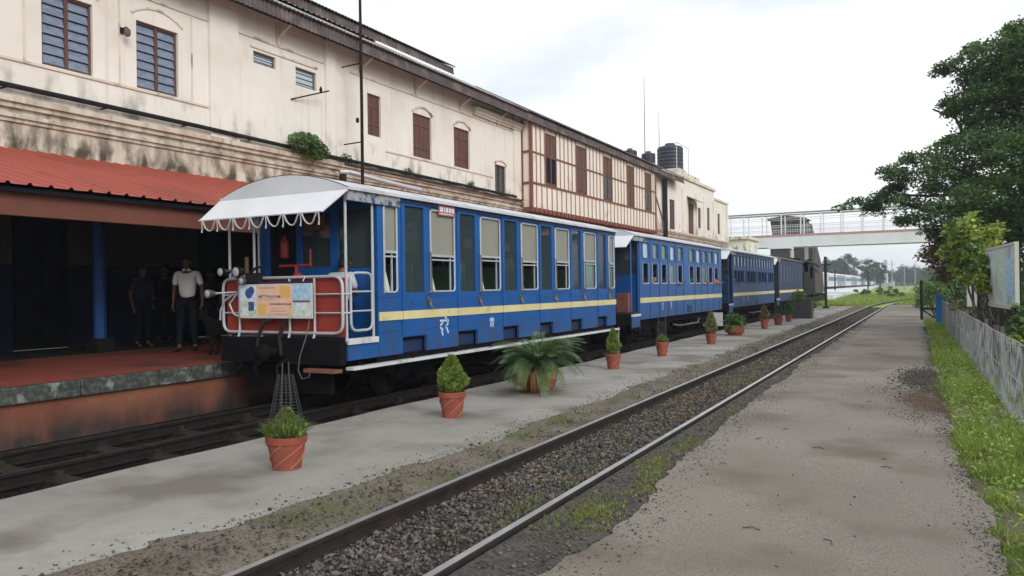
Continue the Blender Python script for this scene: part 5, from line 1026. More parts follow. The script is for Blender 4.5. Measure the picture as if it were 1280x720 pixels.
# passengers
def lean(s_=1, head=(0.16, 0.10, 0.78), **k):      # facing +Y local, window to the right (+X)
    return sit(head=head, relbow=(0.40, 0.10, 0.34), rwrist=(0.42, 0.30, 0.40), **k)
pass_spec = [
    (21.40, 'cloth_pale', 'passenger in pale top at first lower window of two row coach', 0.0), (23.45, 'cloth_orange', 'passenger in orange top behind third lower window of two row coach', 0.02),
    (24.95, 'cloth_pale', 'passenger in white top resting an arm on coach window sill', 0.16), (27.45, 'cloth_teal', 'passenger in bright green top leaning at the coach window', 0.08),
    (28.30, 'cloth_salmon', 'passenger with bare forearm out of window beside bright green top', 0.12), (30.05, 'cloth_salmon', 'passenger in salmon red top leaning far out of last coach window', 0.26),
    (34.3, 'cloth_pale', 'passenger in pale top at faded coach window near its open platform', 0.12), (38.9, 'cloth_green', 'passenger in green top at faded coach window', 0.08),
    (10.62, 'cloth_pale', 'passenger in white top behind blind window of the first coach', -0.25), (13.95, 'cloth_salmon', 'passenger in red top sitting low behind middle window of first coach', -0.2), (9.05, 'cloth_pale', 'passenger in pale blue top sitting by the narrow first window', -0.12)]
for (yy, cl, lb, out_) in pass_spec:
    z = 1.36; person(lb, (CXR - 0.50 + out_, yy, z), 0, lean() if out_ > 0.05 else sit(head=(0.05, 0.08, 0.74)), cl, 'cloth_navy', 'train passengers', sub=1)

# ================================================================== POTTED PLANTS
def pot(t_, w, h, bowl=False):
    r = w / 2
    if bowl: prof = [(r * 0.62, 0), (r * 0.85, h * 0.25), (r * 0.98, h * 0.6), (r * 0.96, h * 0.86), (r * 1.04, h * 0.88), (r * 1.05, h), (r * 0.93, h), (r * 0.9, h * 0.88)]
    else: prof = [(r * 0.68, 0)] + [(r * (0.68 + 0.24 * k / 14), h * 0.78 * k / 14) for k in range(1, 15)] + [(r * 1.0, h * 0.79), (r * 1.03, h * 0.985), (r * 1.0, h), (r * 0.90, h), (r * 0.86, h * 0.9)]
    MB().lathe(prof, (0, 0, 0), 40, twist=None if bowl else (lambda a, z: 1 + 0.006 * math.sin(3 * a + z * 9))).build('pot', 'terracotta', t_, smooth=True)
    if not bowl:
        for k in range(5):
            pts = [((r * (0.68 + 0.24 * i / 12) + 0.002) * math.cos(2 * math.pi * k / 5 + 2.0 * i / 12), (r * (0.68 + 0.24 * i / 12) + 0.002) * math.sin(2 * math.pi * k / 5 + 2.0 * i / 12), h * (0.03 + 0.73 * i / 12)) for i in range(13)]
            MB().tube(pts, r * 0.045, 5).build('spiral_rib', 'terracotta_light', t_, smooth=True)
    MB().lathe([(r * 0.9, h * 0.9), (r * 0.5, h * 0.93), (0.01, h * 0.94)], (0, 0, 0), 16).build('soil', 'soil', t_)
def cone_foliage(t_, z0, h, r, n, mat, seed, ls=0.05, egg=0.35, up=0.9):
    g = np.random.default_rng(seed); u = g.uniform(0, 1, n); prof = np.sin(np.pi * np.clip(u, 0, 1) ** (egg + 0.35)) ** 0.7 * (1 - 0.55 * u); prof = np.clip(prof, 0.06, None)
    a = g.uniform(0, 2 * np.pi, n); lump = 1 + 0.16 * np.sin(3 * a + 9 * u) + 0.12 * np.sin(5 * a - 14 * u + 1); rr = r * 1.25 * prof * lump * g.uniform(0.45, 1, n) ** 0.5
    P = np.stack([rr * np.cos(a), rr * np.sin(a), z0 + h * u], 1); d = np.stack([np.cos(a) * 0.5, np.sin(a) * 0.5, np.full(n, up)], 1) + g.normal(size=(n, 3)) * 0.3; d /= np.linalg.norm(d, axis=1)[:, None]
    s_ = np.cross(d, g.normal(size=(n, 3))); s_ /= np.linalg.norm(s_, axis=1)[:, None]; l = (ls * g.uniform(0.6, 1.4, n))[:, None]
    V = np.stack([P, P + d * l * 0.5 + s_ * l * 0.28, P + d * l, P + d * l * 0.5 - s_ * l * 0.28], 1).reshape(-1, 3); fast('foliage', V, 4, mat, t_)
    MB().tube([(0, 0, z0 - 0.06), (0, 0, z0 + h * 0.85)], [0.012, 0.004], 5).build('stem', 'bark', t_)
def tuft(t_, z0, h, r, n, mat, seed):
    g = np.random.default_rng(seed); a = g.uniform(0, 2 * np.pi, n); rr = r * np.sqrt(g.uniform(0, 1, n)) * 0.7; P = np.stack([rr * np.cos(a), rr * np.sin(a), np.full(n, z0)], 1)
    sp = g.uniform(0.2, 1.0, n)[:, None]; d = np.stack([np.cos(a), np.sin(a), np.zeros(n)], 1); hh = (h * g.uniform(0.6, 1.1, n))[:, None]; top = P + d * sp * r * 0.9 + np.array([0, 0, 1]) * hh * (1.15 - 0.5 * sp)
    s_ = np.stack([-np.sin(a), np.cos(a), np.zeros(n)], 1) * 0.006; m_ = (P * 0.45 + top * 0.55) + np.array([0, 0, 0.03]); V = np.stack([P - s_ * 0.5, m_ - s_, top, m_ + s_], 1).reshape(-1, 3); fast('foliage', V, 4, mat, t_)
def cage(t_, z0, h, r0, r1, mat='cage_wire'):
    for k in range(14):
        a = 2 * math.pi * k / 14; MB().tube([(r0 * math.cos(a), r0 * math.sin(a), z0), (r1 * math.cos(a), r1 * math.sin(a), z0 + h)], 0.0018, 4).build('cage_wire', mat, t_)
    n = 20; mb = MB()
    for k in range(n):
        f_ = k / (n - 1); r = r0 + (r1 - r0) * f_; mb.tube([(r * math.cos(2 * math.pi * i / 14), r * math.sin(2 * math.pi * i / 14), z0 + h * f_) for i in range(14)], 0.0015, 4, True)
    o_ = mb.build('cage_rings', mat, t_); o_['kind'] = 'stuff'
    for s_ in (-1, 1): MB().tube([(r0 * 0.7 * s_, 0, z0 - 0.1), (r1 * 0.9 * s_, 0, z0 + h + 0.12)], 0.006, 5).build('stake', 'cage_wire', t_)
def cycad(t_, z0, n, length, seed, mat='cycad'):
    g = np.random.default_rng(seed); Q = []; 
    for i in range(n):
        a = i * 2.399 + g.uniform(-0.2, 0.2); el = g.uniform(0.15, 1.15) if i > n * 0.25 else g.uniform(0.9, 1.4); L_ = length * g.uniform(0.75, 1.1); pts = []; p = np.array([0, 0, z0]); ang = el
        for k in range(14): pts.append(p.copy()); p = p + L_ / 14 * np.array([math.cos(a) * math.cos(ang), math.sin(a) * math.cos(ang), math.sin(ang)]); ang -= g.uniform(0.07, 0.16)
        pts = np.array(pts); sd_ = np.array([-math.sin(a), math.cos(a), 0])
        for k in range(1, 14):
            dv = pts[k] - pts[k - 1]; dv /= np.linalg.norm(dv)
            for j in (0, 0.5):
                q = pts[k - 1] + (pts[k] - pts[k - 1]) * j; ll = 0.17 * length * math.sin(math.pi * (0.12 + 0.80 * (k + j) / 14.5)) + 0.02
                for s_ in (-1, 1):
                    tip = q + dv * ll * 0.75 + sd_ * s_ * ll * 0.75 + np.array([0, 0, 0.25 * ll]); w_ = dv * 0.011; Q.append([q - w_ * 0.6, (q + tip) / 2 - w_, tip, (q + tip) / 2 + w_])
            w_ = sd_ * 0.006; Q.append([pts[k - 1] - w_, pts[k - 1] + w_, pts[k] + w_, pts[k] - w_])
    fast('fronds', np.array(Q).reshape(-1, 3), 4, mat, t_)
    MB().lathe([(0.09, z0 - 0.12), (0.11, z0 - 0.02), (0.05, z0 + 0.06)], (0, 0, 0), 10).build('trunk', 'bark', t_)
GP = 'terracotta plant pots along the concrete walkway'
def plant(label, x, y, w, h, bowl=False):
    t_ = thing('potted_plant', label, 'potted plant', (x, y, 0.0), rnd.uniform(0, 6), GP); pot(t_, w, h, bowl); return t_
p = plant('terracotta pot with spiky grassy tuft inside a tall wire cone', -5.36, 5.41, 0.38, 0.31); tuft(p, 0.28, 0.20, 0.21, 420, 'thuja', 1); cone_foliage(p, 0.28, 0.25, 0.145, 2200, 'thuja', 11, 0.05, 0.12); cage(p, 0.30, 0.58, 0.19, 0.075)
p = plant('terracotta pot with dense egg shaped green conifer before the first coach', -5.49, 8.51, 0.36, 0.335); cone_foliage(p, 0.31, 0.47, 0.175, 5200, 'thuja', 2, 0.045); tuft(p, 0.3, 0.1, 0.17, 60, 'thuja_grey', 12)
p = plant('wide clay bowl overflowing with a large spreading cycad and dead hanging fronds', -5.56, 11.17, 0.66, 0.34, True); cycad(p, 0.40, 62, 0.95, 3)
g_ = np.random.default_rng(9); Q = []
for i in range(9):
    a = (-1.9, -1.7, -1.2, -0.9, -2.4, 0.3, 1.4, 2.4, -2.1)[i] - p.rotation_euler[2]; 
    for k in range(30):
        b = a + g_.uniform(-0.14, 0.14); r0 = 0.30; r1 = r0 + g_.uniform(0.05, 0.17); z1 = g_.uniform(0.0, 0.2); q0 = np.array([math.cos(a) * r0, math.sin(a) * r0, 0.40]); q1 = np.array([math.cos(b) * (r1 - 0.02), math.sin(b) * (r1 - 0.02), (0.42 + z1) / 2]); q2 = np.array([math.cos(b) * r1, math.sin(b) * r1, z1]); s_ = np.array([-math.sin(b), math.cos(b), 0]) * 0.007; Q.append([q0, q1 - s_, q2, q1 + s_])
fast('dead_fronds', np.array(Q).reshape(-1, 3), 4, 'dead_frond', p)
p = plant('terracotta pot with slim yellowish conifer and bare stake', -5.64, 14.82, 0.32, 0.31); cone_foliage(p, 0.29, 0.50, 0.12, 1800, 'thuja', 4, 0.05); MB().tube([(0.11, 0.02, 0.25), (0.12, 0.02, 0.86)], 0.008, 5).build('stake', 'alu', p)
p = plant('terracotta pot with a low plant inside dark mesh cone', -5.58, 17.94, 0.31, 0.34); cone_foliage(p, 0.31, 0.16, 0.11, 500, 'thuja', 5, 0.06); cage(p, 0.32, 0.5, 0.14, 0.09)
p = plant('terracotta pot with grey green conifer in front of white marker board', -5.42, 22.07, 0.32, 0.30); cone_foliage(p, 0.28, 0.60, 0.15, 1600, 'thuja_grey', 6, 0.06)
p = plant('wide clay bowl with broad leaved bushy green plant', -5.63, 26.18, 0.64, 0.33, True); cycad(p, 0.34, 26, 0.55, 7, 'leaf_mid'); clump((0, 0, 0.52), (0.34, 0.34, 0.22), 420, 0.10, 'leaf_mid', 'foliage', p, 8)
p = plant('terracotta pot with withered reddish brown conifer', -5.4, 30.25, 0.31, 0.36); cone_foliage(p, 0.33, 0.52, 0.15, 1100, 'rust_leaf', 9, 0.07); tuft(p, 0.32, 0.12, 0.2, 80, 'thuja_grey', 13)
p = plant('low terracotta pot with dark wire cage beside withered conifer', -5.41, 33.38, 0.38, 0.30); cone_foliage(p, 0.27, 0.14, 0.13, 300, 'thuja_grey', 10, 0.07); cage(p, 0.28, 0.55, 0.17, 0.12)
p = plant('terracotta pot with round green bush next to grey planter box', -5.44, 36.34, 0.32, 0.33); cone_foliage(p, 0.3, 0.52, 0.19, 1000, 'leaf_mid', 14, 0.09)
p = plant('small terracotta pot standing beyond the grey planter box', -5.5, 44.5, 0.32, 0.32); cone_foliage(p, 0.3, 0.5, 0.2, 700, 'leaf_mid', 15, 0.1)
pb = thing('planter_box', 'dark grey rectangular planter box with leafy plants on the walkway', 'planter', (-5.35, 40.0, 0)); MB().box(-0.46, 0.46, -0.42, 0.42, 0, 0.05).box(-0.46, -0.41, -0.42, 0.42, 0.05, 0.78).box(0.41, 0.46, -0.42, 0.42, 0.05, 0.78).box(-0.41, 0.41, -0.42, -0.37, 0.05, 0.78).box(-0.41, 0.41, 0.37, 0.42, 0.05, 0.78).build('box', 'planter_grey', pb)
MB().box(-0.41, 0.41, -0.37, 0.37, 0.6, 0.70).build('soil', 'soil', pb); clump((-0.15, 0, 1.0), (0.4, 0.4, 0.42), 500, 0.13, 'leaf_mid', 'foliage', pb, 31); MB().tube([(0, 0, 0.65), (0.05, 0, 1.1)], 0.015, 5).build('stem', 'bark', pb)
sp_ = thing('trackside_post', 'tall dark post with short crossarm standing at the end of concrete walkway', 'post', (-6.07, 57.0, 0)); MB().bar((0, 0, 0), (0, 0, 3.55), 0.16, 0.16, (0, 1, 0)).build('post', 'black_iron', sp_); MB().bar((-0.25, 0, 3.0), (0.35, 0, 3.0), 0.08, 0.08).build('crossarm', 'black_iron', sp_); MB().box(-0.2, 0.2, -0.2, 0.2, 0, 0.12).build('base', 'black_iron', sp_)
wm = thing('marker_board', 'small white marker board standing by the train behind grey green conifer', 'sign', (-6.95, 29.2, -0.2)); MB().box(-0.22, 0.22, -0.02, 0.02, 0.35, 0.85).build('board', 'far_white', wm); MB().bar((0, 0.03, 0), (0, 0.03, 0.6), 0.05, 0.03).build('post', 'black_iron', wm)

# ================================================================== GRASS AND WEEDS
def patch(n, c, s_, z, h, w, name, label, mat='grass', seed=0):
    g = np.random.default_rng(seed); P = np.concatenate([np.stack([g.normal(cx, sx, k), g.normal(cy, sy, k), np.full(k, z)], 1) for (cx, cy), (sx, sy), k in zip(c, s_, n)])
    q = np.sin(P[:, 0] * 31 + 3 * np.sin(P[:, 1] * 7)) * np.sin(P[:, 1] * 17 + 2 * np.sin(P[:, 0] * 19)) + 0.5 * np.sin(P[:, 1] * 5 + P[:, 0] * 9); P = P[q + g.normal(0, 0.25, len(P)) > -0.25]
    return tag(fast(name, blades(P, h, w, g), 3, mat), label, 'grass', kind='stuff')
patch([3000, 1500, 2200, 1000, 120, 300, 100, 200, 60], [(-2.28, 5.35), (-2.18, 6.3), (-2.3, 7.2), (-2.28, 8.2), (-2.42, 9.6), (-2.36, 10.8), (-2.40, 13.2), (-2.42, 14.6), (-2.42, 17.0)], [(0.13, 0.28), (0.09, 0.22), (0.11, 0.30), (0.07, 0.30), (0.06, 0.5), (0.05, 0.3), (0.05, 0.7), (0.05, 0.4), (0.04, 1.2)], -0.045, 0.024, 0.011, 'grass', 'low bright grass growing beside the right rail along dirt path', 'moss', seed=1)
patch([1100, 1200, 700, 400, 500, 300, 260], [(-4.22, 7.4), (-4.18, 8.4), (-4.16, 9.5), (-4.3, 5.6), (-4.3, 4.2), (-4.2, 11.5), (-4.2, 14.5)], [(0.09, 0.4), (0.08, 0.5), (0.07, 0.5), (0.12, 0.5), (0.16, 0.4), (0.07, 0.8), (0.07, 1.0)], -0.03, 0.045, 0.009, 'grass', 'yellowish grass along ballast edge of the concrete walkway', 'grass_dry', seed=2)
patch([420, 500, 700, 600, 260, 200], [(-3.0, 6.5), (-2.85, 5.4), (-3.0, 14.5), (-3.05, 16.5), (-3.2, 8.6), (-3.3, 11.0)], [(0.2, 0.6), (0.12, 0.5), (0.22, 0.8), (0.2, 1.0), (0.2, 0.7), (0.2, 0.7)], -0.115, 0.05, 0.009, 'grass', 'sparse weeds sprouting between the rails of the empty track', 'grass_dry', seed=3)
fx = lambda y: 0.58 + (35 - y) * 0.0146
g = np.random.default_rng(21); n = 110000; y = 3.5 + 36 * g.uniform(0, 1, n) ** 1.7; pr = np.interp(y, [t_[0] for t_ in PR], [t_[1] for t_ in PR]) + np.interp((y + 6) / 0.07, np.arange(len(ER[2])), ER[2]); u = g.uniform(0, 1, n) ** 1.15
x = pr - 0.10 + (fx(y) + 0.6 - pr + 0.10) * u; hmul = np.clip((x - pr + 0.15) / 0.35, 0.25, 1.0)
cl = np.clip(0.55 + 0.5 * np.sin(x * 9 + y * 2.3) * np.sin(y * 4.1 - x * 5) + 0.35 * np.sin(y * 1.3 + 2), 0.12, 1.5); kp = g.uniform(0, 1, n) < np.clip(cl * 1.3, 0.15, 1)
V = blades(np.stack([x, y, np.full(n, -0.075)], 1)[kp], (0.17 * hmul * cl)[kp], 0.012, g, 0.6); tag(fast('verge_grass', V, 3, 'grass'), 'bright green grass verge between dirt path and wire fence', 'grass', kind='stuff')
k = 5000; yy = 4 + 22 * g.uniform(0, 1, k) ** 1.4; prr = np.interp(yy, [t_[0] for t_ in PR], [t_[1] for t_ in PR]); xx = prr + (fx(yy) + 0.3 - prr) * g.uniform(0.05, 1, k); zz = g.uniform(-0.03, 0.16, k) * np.clip((xx - prr) / 0.3, 0.2, 1)
tag(fast('verge_weeds', leaf_quads(np.stack([xx, yy, zz], 1), 0.05, 0.026, 0.7, g), 4, 'grass'), 'small broad leaved weeds growing in the verge grass', 'weeds', kind='stuff')
n = 30000; y = 66 + 75 * g.uniform(0, 1, n) ** 1.5; x = g.uniform(-16, 6, n); keep = ~((np.abs(x - (-3.12 + np.where(y > 58, 0.0021 * (y - 58) ** 2, 0))) < 0.9) & (y < 88)); P_ = np.stack([x, y, np.full(n, -0.13)], 1)[keep]
tag(fast('meadow_grass', blades(P_, 0.34, 0.07, g, 0.5), 3, 'grass'), 'bright green grass field beyond the end of the walkways', 'grass', kind='stuff')

# ================================================================== RIGHT SIDE: fence, boards, gate, tree, bushes
fn = thing('chain_link_fence', 'low grey chain link fence beside the grass verge', 'fence', (0.75, 20, -0.07)); fo = fn.location
def FB(mb, name, mat, **k): mb.v = [(x - fo.x, y - fo.y, z - fo.z) for x, y, z in mb.v]; return mb.build(name, mat, fn, **k)
mb = MB(); zt, zb = 0.95, -0.04; pitch = 0.15; jg = random.Random(3); yv = 4.0; hgt = zt - zb; top_w = lambda y: 0.006 * math.sin(y * 1.3) + 0.004 * math.sin(y * 3.1)
while yv < 35:
    yv += jg.uniform(-0.03, 0.03)
    for s_ in (-1, 1):
        ye = yv + s_ * hgt * jg.uniform(0.16, 0.30)
        if 3.9 < ye < 35.1: mb.bar((fx(yv) + 0.006 * s_, yv, zb), (fx(ye) + 0.006 * s_ + 0.01 * math.sin(ye * 3), ye, zt + top_w(ye)), 0.0055, 0.0055, (1, 0, 0))
    yv += pitch
o_ = FB(mb, 'wire_mesh', 'wire'); o_['kind'] = 'stuff'
for z in (0.02, 0.5, 0.95): FB(MB().tube([(fx(y), y, z + (top_w(y) if z > 0.9 else 0)) for y in np.arange(4, 35.1, 0.6)], 0.006, 4), 'line_wire', 'wire')
for y in np.arange(5.0, 35, 2.6): FB(MB().bar((fx(y) + 0.04, y, -0.1), (fx(y) + 0.04, y, 1.02), 0.05, 0.05, (1, 0, 0)).box(fx(y) + 0.01, fx(y) + 0.07, y - 0.03, y + 0.03, 1.02, 1.03), 'fence_post', 'loco_tank')
bp = thing('gate_post', 'bright blue square gate post at end of the wire fence', 'post', (0.46, 35.3, -0.07)); MB().box(-0.11, 0.11, -0.11, 0.11, 0, 1.22).build('post', 'post_blue', bp, bevel=0.015); MB().box(-0.125, 0.125, -0.125, 0.125, 1.22, 1.26).build('cap', 'post_blue', bp); 
gb = thing('barrier_gate', 'black iron barrier post with horizontal arm and brace next to blue post', 'gate', (-0.18, 40.0, -0.05)); MB().bar((0, 0, 0), (0, 0, 1.82), 0.11, 0.11, (0, 1, 0)).build('post', 'black_iron', gb); MB().bar((0.05, 0, 0.52), (0.72, -0.4, 0.52), 0.08, 0.08).build('arm', 'black_iron', gb); MB().bar((0.05, 0, 0.46), (0.66, -0.36, -0.0), 0.05, 0.05).build('brace', 'black_iron', gb)
sb = thing('notice_board', 'large pale green printed notice board on dark posts behind the fence', 'notice board', (1.36, 18.5, -0.07), math.atan2(3.0, -0.25)); Lb = 3.05   # local x runs along the board
MB().box(-Lb / 2, Lb / 2, -0.02, 0.02, 1.28, 2.42).build('panel', 'board_print', sb)
for (a, b, c, d) in ((-Lb / 2 - 0.05, Lb / 2 + 0.05, 1.20, 1.28), (-Lb / 2 - 0.05, Lb / 2 + 0.05, 2.42, 2.47)): MB().box(a, b, -0.035, 0.035, c, d).build('frame', 'board_frame', sb)
for a in (-Lb / 2 - 0.05, Lb / 2 + 0.001): MB().box(a, a + 0.05, -0.034, 0.034, 1.281, 2.419).build('frame', 'board_frame', sb)
for k in range(3):
    for s_ in (0.021,): MB().box(-1.35 + 0.95 * k, -0.6 + 0.95 * k, s_, s_ + 0.003, 1.45 + 0.1 * (k % 2), 2.2).build('picture', ['print_blue', 'print_green', 'print_pale'][k], sb)
for a in (-1.3, -0.45, 0.45, 1.3): MB().bar((a, -0.06, 0), (a, -0.06, 2.4), 0.08, 0.08, (0, 1, 0)).build('post', 'black_iron', sb)
s2_ = thing('sign_board', 'narrow white sign board on black post under the lime foliage', 'sign', (1.05, 23.0, -0.07), R(10)); MB().box(-0.12, 0.1, -0.02, 0.02, 1.1, 1.9).build('panel', 'far_white', s2_); MB().bar((0.2, 0, 0), (0.2, 0, 1.95), 0.09, 0.09, (0, 1, 0)).bar((0.1, 0, 1.5), (0.2, 0, 1.5), 0.03, 0.05).build('post', 'black_iron', s2_)
for i, (x, y, h) in enumerate(((1.25, 15.0, 0.98), (1.45, 14.0, 0.9), (1.1, 16.4, 0.95))):
    o_ = thing('wooden_post', ['dark wooden post before the notice board nearest its corner', 'shorter dark wooden post half hidden by vines by the fence', 'dark wooden post close to the fence under the notice board'][i], 'post', (x, y, -0.07)); MB().tube([(0, 0, 0), (0.01, 0, h * 0.5), (0, 0.02, h)], [0.07, 0.065, 0.06], 7).build('shaft', 'bark', o_)

def limb(mb, a, b, r0, r1, seed, n=6, sag=0.0):
    g_ = random.Random(seed); a, b = Vector(a), Vector(b); pts = []; rr = []
    for k in range(n + 1): t_ = k / n; q = a.lerp(b, t_) + Vector((g_.uniform(-1, 1), g_.uniform(-1, 1), g_.uniform(-0.6, 0.6))) * 0.07 * (b - a).length * math.sin(math.pi * t_) + Vector((0, 0, sag * math.sin(math.pi * t_))); pts.append(tuple(q)); rr.append(r0 + (r1 - r0) * t_)
    mb.tube(pts, rr, 7)
def sprays(C, rad, nl, ls, seed, flat=0.38):
    g_ = np.random.default_rng(seed); out_ = []
    for c, r in zip(C, rad):
        n = int(nl * g_.uniform(0.7, 1.3)); d = g_.normal(size=(n, 3)); d /= np.linalg.norm(d, axis=1)[:, None]; d *= (g_.uniform(0, 1, n) ** 0.45)[:, None]; d[:, 2] *= flat; d[:, 2] -= 0.25 * (d[:, 0] ** 2 + d[:, 1] ** 2)
        out_.append(np.array(c) + d * r)
    return leaf_quads(np.concatenate(out_), ls, ls * 0.5, 0.7, g_)
ZL = [(3.1, 0.2), (3.4, -0.2), (3.9, -1.0), (4.4, -2.3), (4.7, -1.9), (5.1, -1.5), (5.6, -1.5), (6.1, -0.9), (6.5, 0.2), (7.1, 0.9), (7.5, 0.5), (7.9, 0.4), (8.6, 0.9), (9.2, 0.3), (9.6, 1.2), (10.0, 2.2), (10.5, 3.0), (11.4, 4.4)]
TX, TY = 4.6, 31.0
tr = thing('spreading_tree', 'large spreading dark green tree behind the fence with boughs over the path', 'tree', (TX, TY, -0.1)); g = np.random.default_rng(77); C, RR = [], []
for i in range(900):
    z = g.uniform(3.0, 11.2); R_ = TX - np.interp(z, [q[0] for q in ZL], [q[1] for q in ZL]); ph = g.uniform(0, 2 * np.pi); 
    if g.uniform() < 0.45: ph = g.uniform(math.pi * 0.62, math.pi * 1.5)
    rr = R_ * (0.30 + 0.66 * g.uniform(0, 1) ** 0.6) - 0.35; C.append((TX + rr * math.cos(ph), TY + rr * math.sin(ph) * 0.85, z)); RR.append(g.uniform(0.45, 0.85))
for z, xl in ZL:
    for k in range(4): C.append((xl + 0.25 + g.uniform(0, 0.5), 30.5 + g.uniform(-0.8, 0.8), z + g.uniform(-0.12, 0.12))); RR.append(g.uniform(0.3, 0.5))
for k in range(9): C.append((-2.6 + 0.45 * k, 30.3 + g.uniform(-0.5, 0.5), 4.42 + 0.05 * k + g.uniform(-0.15, 0.15))); RR.append(0.42)
C = np.array(C) - np.array([TX, TY, -0.1]); m1 = g.uniform(size=len(C)) < 0.62
fast('crown', sprays(C[m1], np.array(RR)[m1], 125, 0.15, 5), 4, 'leaf_dark', tr); fast('crown', sprays(C[~m1], np.array(RR)[~m1], 125, 0.15, 6), 4, 'leaf_mid', tr)
mb = MB(); limb(mb, (0, 0, 0), (-0.2, -0.1, 3.0), 0.38, 0.28, 1); mb.build('trunk', 'bark', tr, smooth=True)
mb = MB()
for i, q in enumerate([(-5.4, -0.4, 4.9), (-4.6, -1.0, 6.0), (-4.3, 0.6, 8.0), (-3.6, -0.3, 9.2), (-1.0, 0.6, 10.6), (2.5, 0.5, 9.0), (3.6, -1, 6.2), (-2.2, -3.8, 6.5), (-2.0, 3.5, 7.5), (-3.9, -2.0, 4.6), (-6.4, -0.6, 4.6)]): limb(mb, (-0.2, -0.1, 2.6 + 0.1 * (i % 4)), q, 0.16, 0.03, 30 + i, 7, 0.5)
mb.build('limbs', 'bark', tr, smooth=True)
def bush(name, label, c, r, n, ls, mat, seed, cat='bush', mat2=None, stemh=None, foot=(0, 0)):
    t_ = thing(name, label, cat, (c[0], c[1], -0.08)); g_ = np.random.default_rng(seed); k = max(6, int(n / 60)); d = g_.normal(size=(k, 3)); d /= np.linalg.norm(d, axis=1)[:, None]; d *= (g_.uniform(0, 1, k) ** 0.5)[:, None]
    Cc = np.array([0, 0, c[2] + 0.08]) + d * np.array(r); fast('foliage', sprays(Cc, np.full(k, min(r) * 0.5), 60, ls, seed, 0.7), 4, mat, t_)
    if mat2: fast('foliage', sprays(Cc[: k // 3] + np.array([0, -0.1 * r[1], 0.15 * r[2]]), np.full(k // 3, min(r) * 0.45), 40, ls, seed + 1, 0.7), 4, mat2, t_)
    mb = MB(); 
    for i in range(5): limb(mb, (0.05 * i - 0.1 + foot[0], foot[1], 0), tuple(np.array([0, 0, c[2]]) + d[i] * np.array(r) * 0.8), 0.03 if not stemh else 0.05, 0.01, seed + i, 5)
    mb.build('stem', 'bark', t_); return t_
bush('lime_shrub', 'lime green broad leaved shrub growing over the fence before the notice board', (0.98, 22.2, 2.45), (0.6, 0.7, 0.9), 1900, 0.19, 'leaf_lime', 41, 'shrub', 'leaf_mid', 1, foot=(0.5, 0.3))
bush('hedge_bush', 'low tangled dark bush behind the fence below lime shrub', (1.7, 27.0, 1.0), (0.6, 2.6, 1.2), 2200, 0.17, 'leaf_dark', 54)
bush('lime_shrub', 'paler green shrub trailing at upper corner of the notice board', (1.35, 21.3, 2.5), (0.45, 0.5, 0.55), 700, 0.17, 'leaf_lime', 47, 'shrub', 'leaf_mid', 1)
bush('lime_shrub', 'sprig of lime leaves hanging across the left edge of notice board', (1.08, 19.7, 1.75), (0.28, 0.5, 0.55), 700, 0.13, 'leaf_lime', 57, 'shrub', 'leaf_mid', foot=(0.25, 0.5))
bush('withered_shrub', 'withered brown shrub hanging at the tree edge beyond the fence end', (0.45, 31.5, 2.55), (0.6, 0.7, 0.8), 2000, 0.16, 'leaf_brown', 43, 'shrub', foot=(1.3, 0.6))
bush('hedge_bush', 'small green bush growing just beyond the blue gate post', (0.35, 42.5, 0.9), (0.8, 0.9, 1.1), 900, 0.18, 'leaf_mid', 44)
bush('hedge_bush', 'dark bush filling the space behind dark wooden posts', (2.6, 24.0, 0.9), (1.2, 3.2, 1.3), 2600, 0.20, 'leaf_dark', 45)
bush('hedge_bush', 'tall dark bush under the spreading tree crown', (2.6, 33.0, 1.7), (1.8, 3.2, 1.9), 3000, 0.22, 'leaf_dark', 46)
bush('hedge_bush', 'dark bush beside the tree trunk far behind notice board', (5.5, 25.0, 1.8), (2.2, 4.5, 2.2), 3400, 0.24, 'leaf_dark', 48)
bush('fence_vine', 'leafy green vine climbing beside the notice board at the fence', (1.18, 12.9, 0.75), (0.16, 0.7, 0.62), 800, 0.10, 'leaf_mid', 49, 'vine', 'leaf_lime')
bush('fence_vine', 'dry twiggy creeper covering the fence below lime shrub', (0.98, 25.0, 0.9), (0.3, 2.5, 0.5), 1000, 0.12, 'thuja_grey', 50, 'vine')
bush('hedge_bush', 'dark leafy bush just behind the fence vine', (2.2, 16.0, 0.5), (0.6, 2.2, 0.75), 1300, 0.15, 'leaf_dark', 51)
bush('hedge_bush', 'bright green bush in the meadow near the black barrier gate', (1.2, 58, 0.8), (2.4, 5, 1.3), 1600, 0.3, 'leaf_mid', 52)
bush('hedge_bush', 'large green bush in meadow beyond the walkway end', (3.5, 75, 1.6), (4.0, 8, 2.2), 2200, 0.4, 'leaf_mid', 53)
for i, (x, y, s_) in enumerate(((-8.0, 120, 0.7), (-5.0, 116, 1.0), (-3.2, 100, 0.7), (-0.6, 122, 1.6))): bush('meadow_bush', ['low bush at the far platform end', 'rounded bush beside the curving rails far off', 'small dark shrub standing alone in the far meadow', 'wide bush closing off the far meadow'][i], (x, y, s_ * 0.5), (s_ * 1.6, s_ * 2, s_ * 0.8), 500, 0.3, 'leaf_mid', 60 + i)

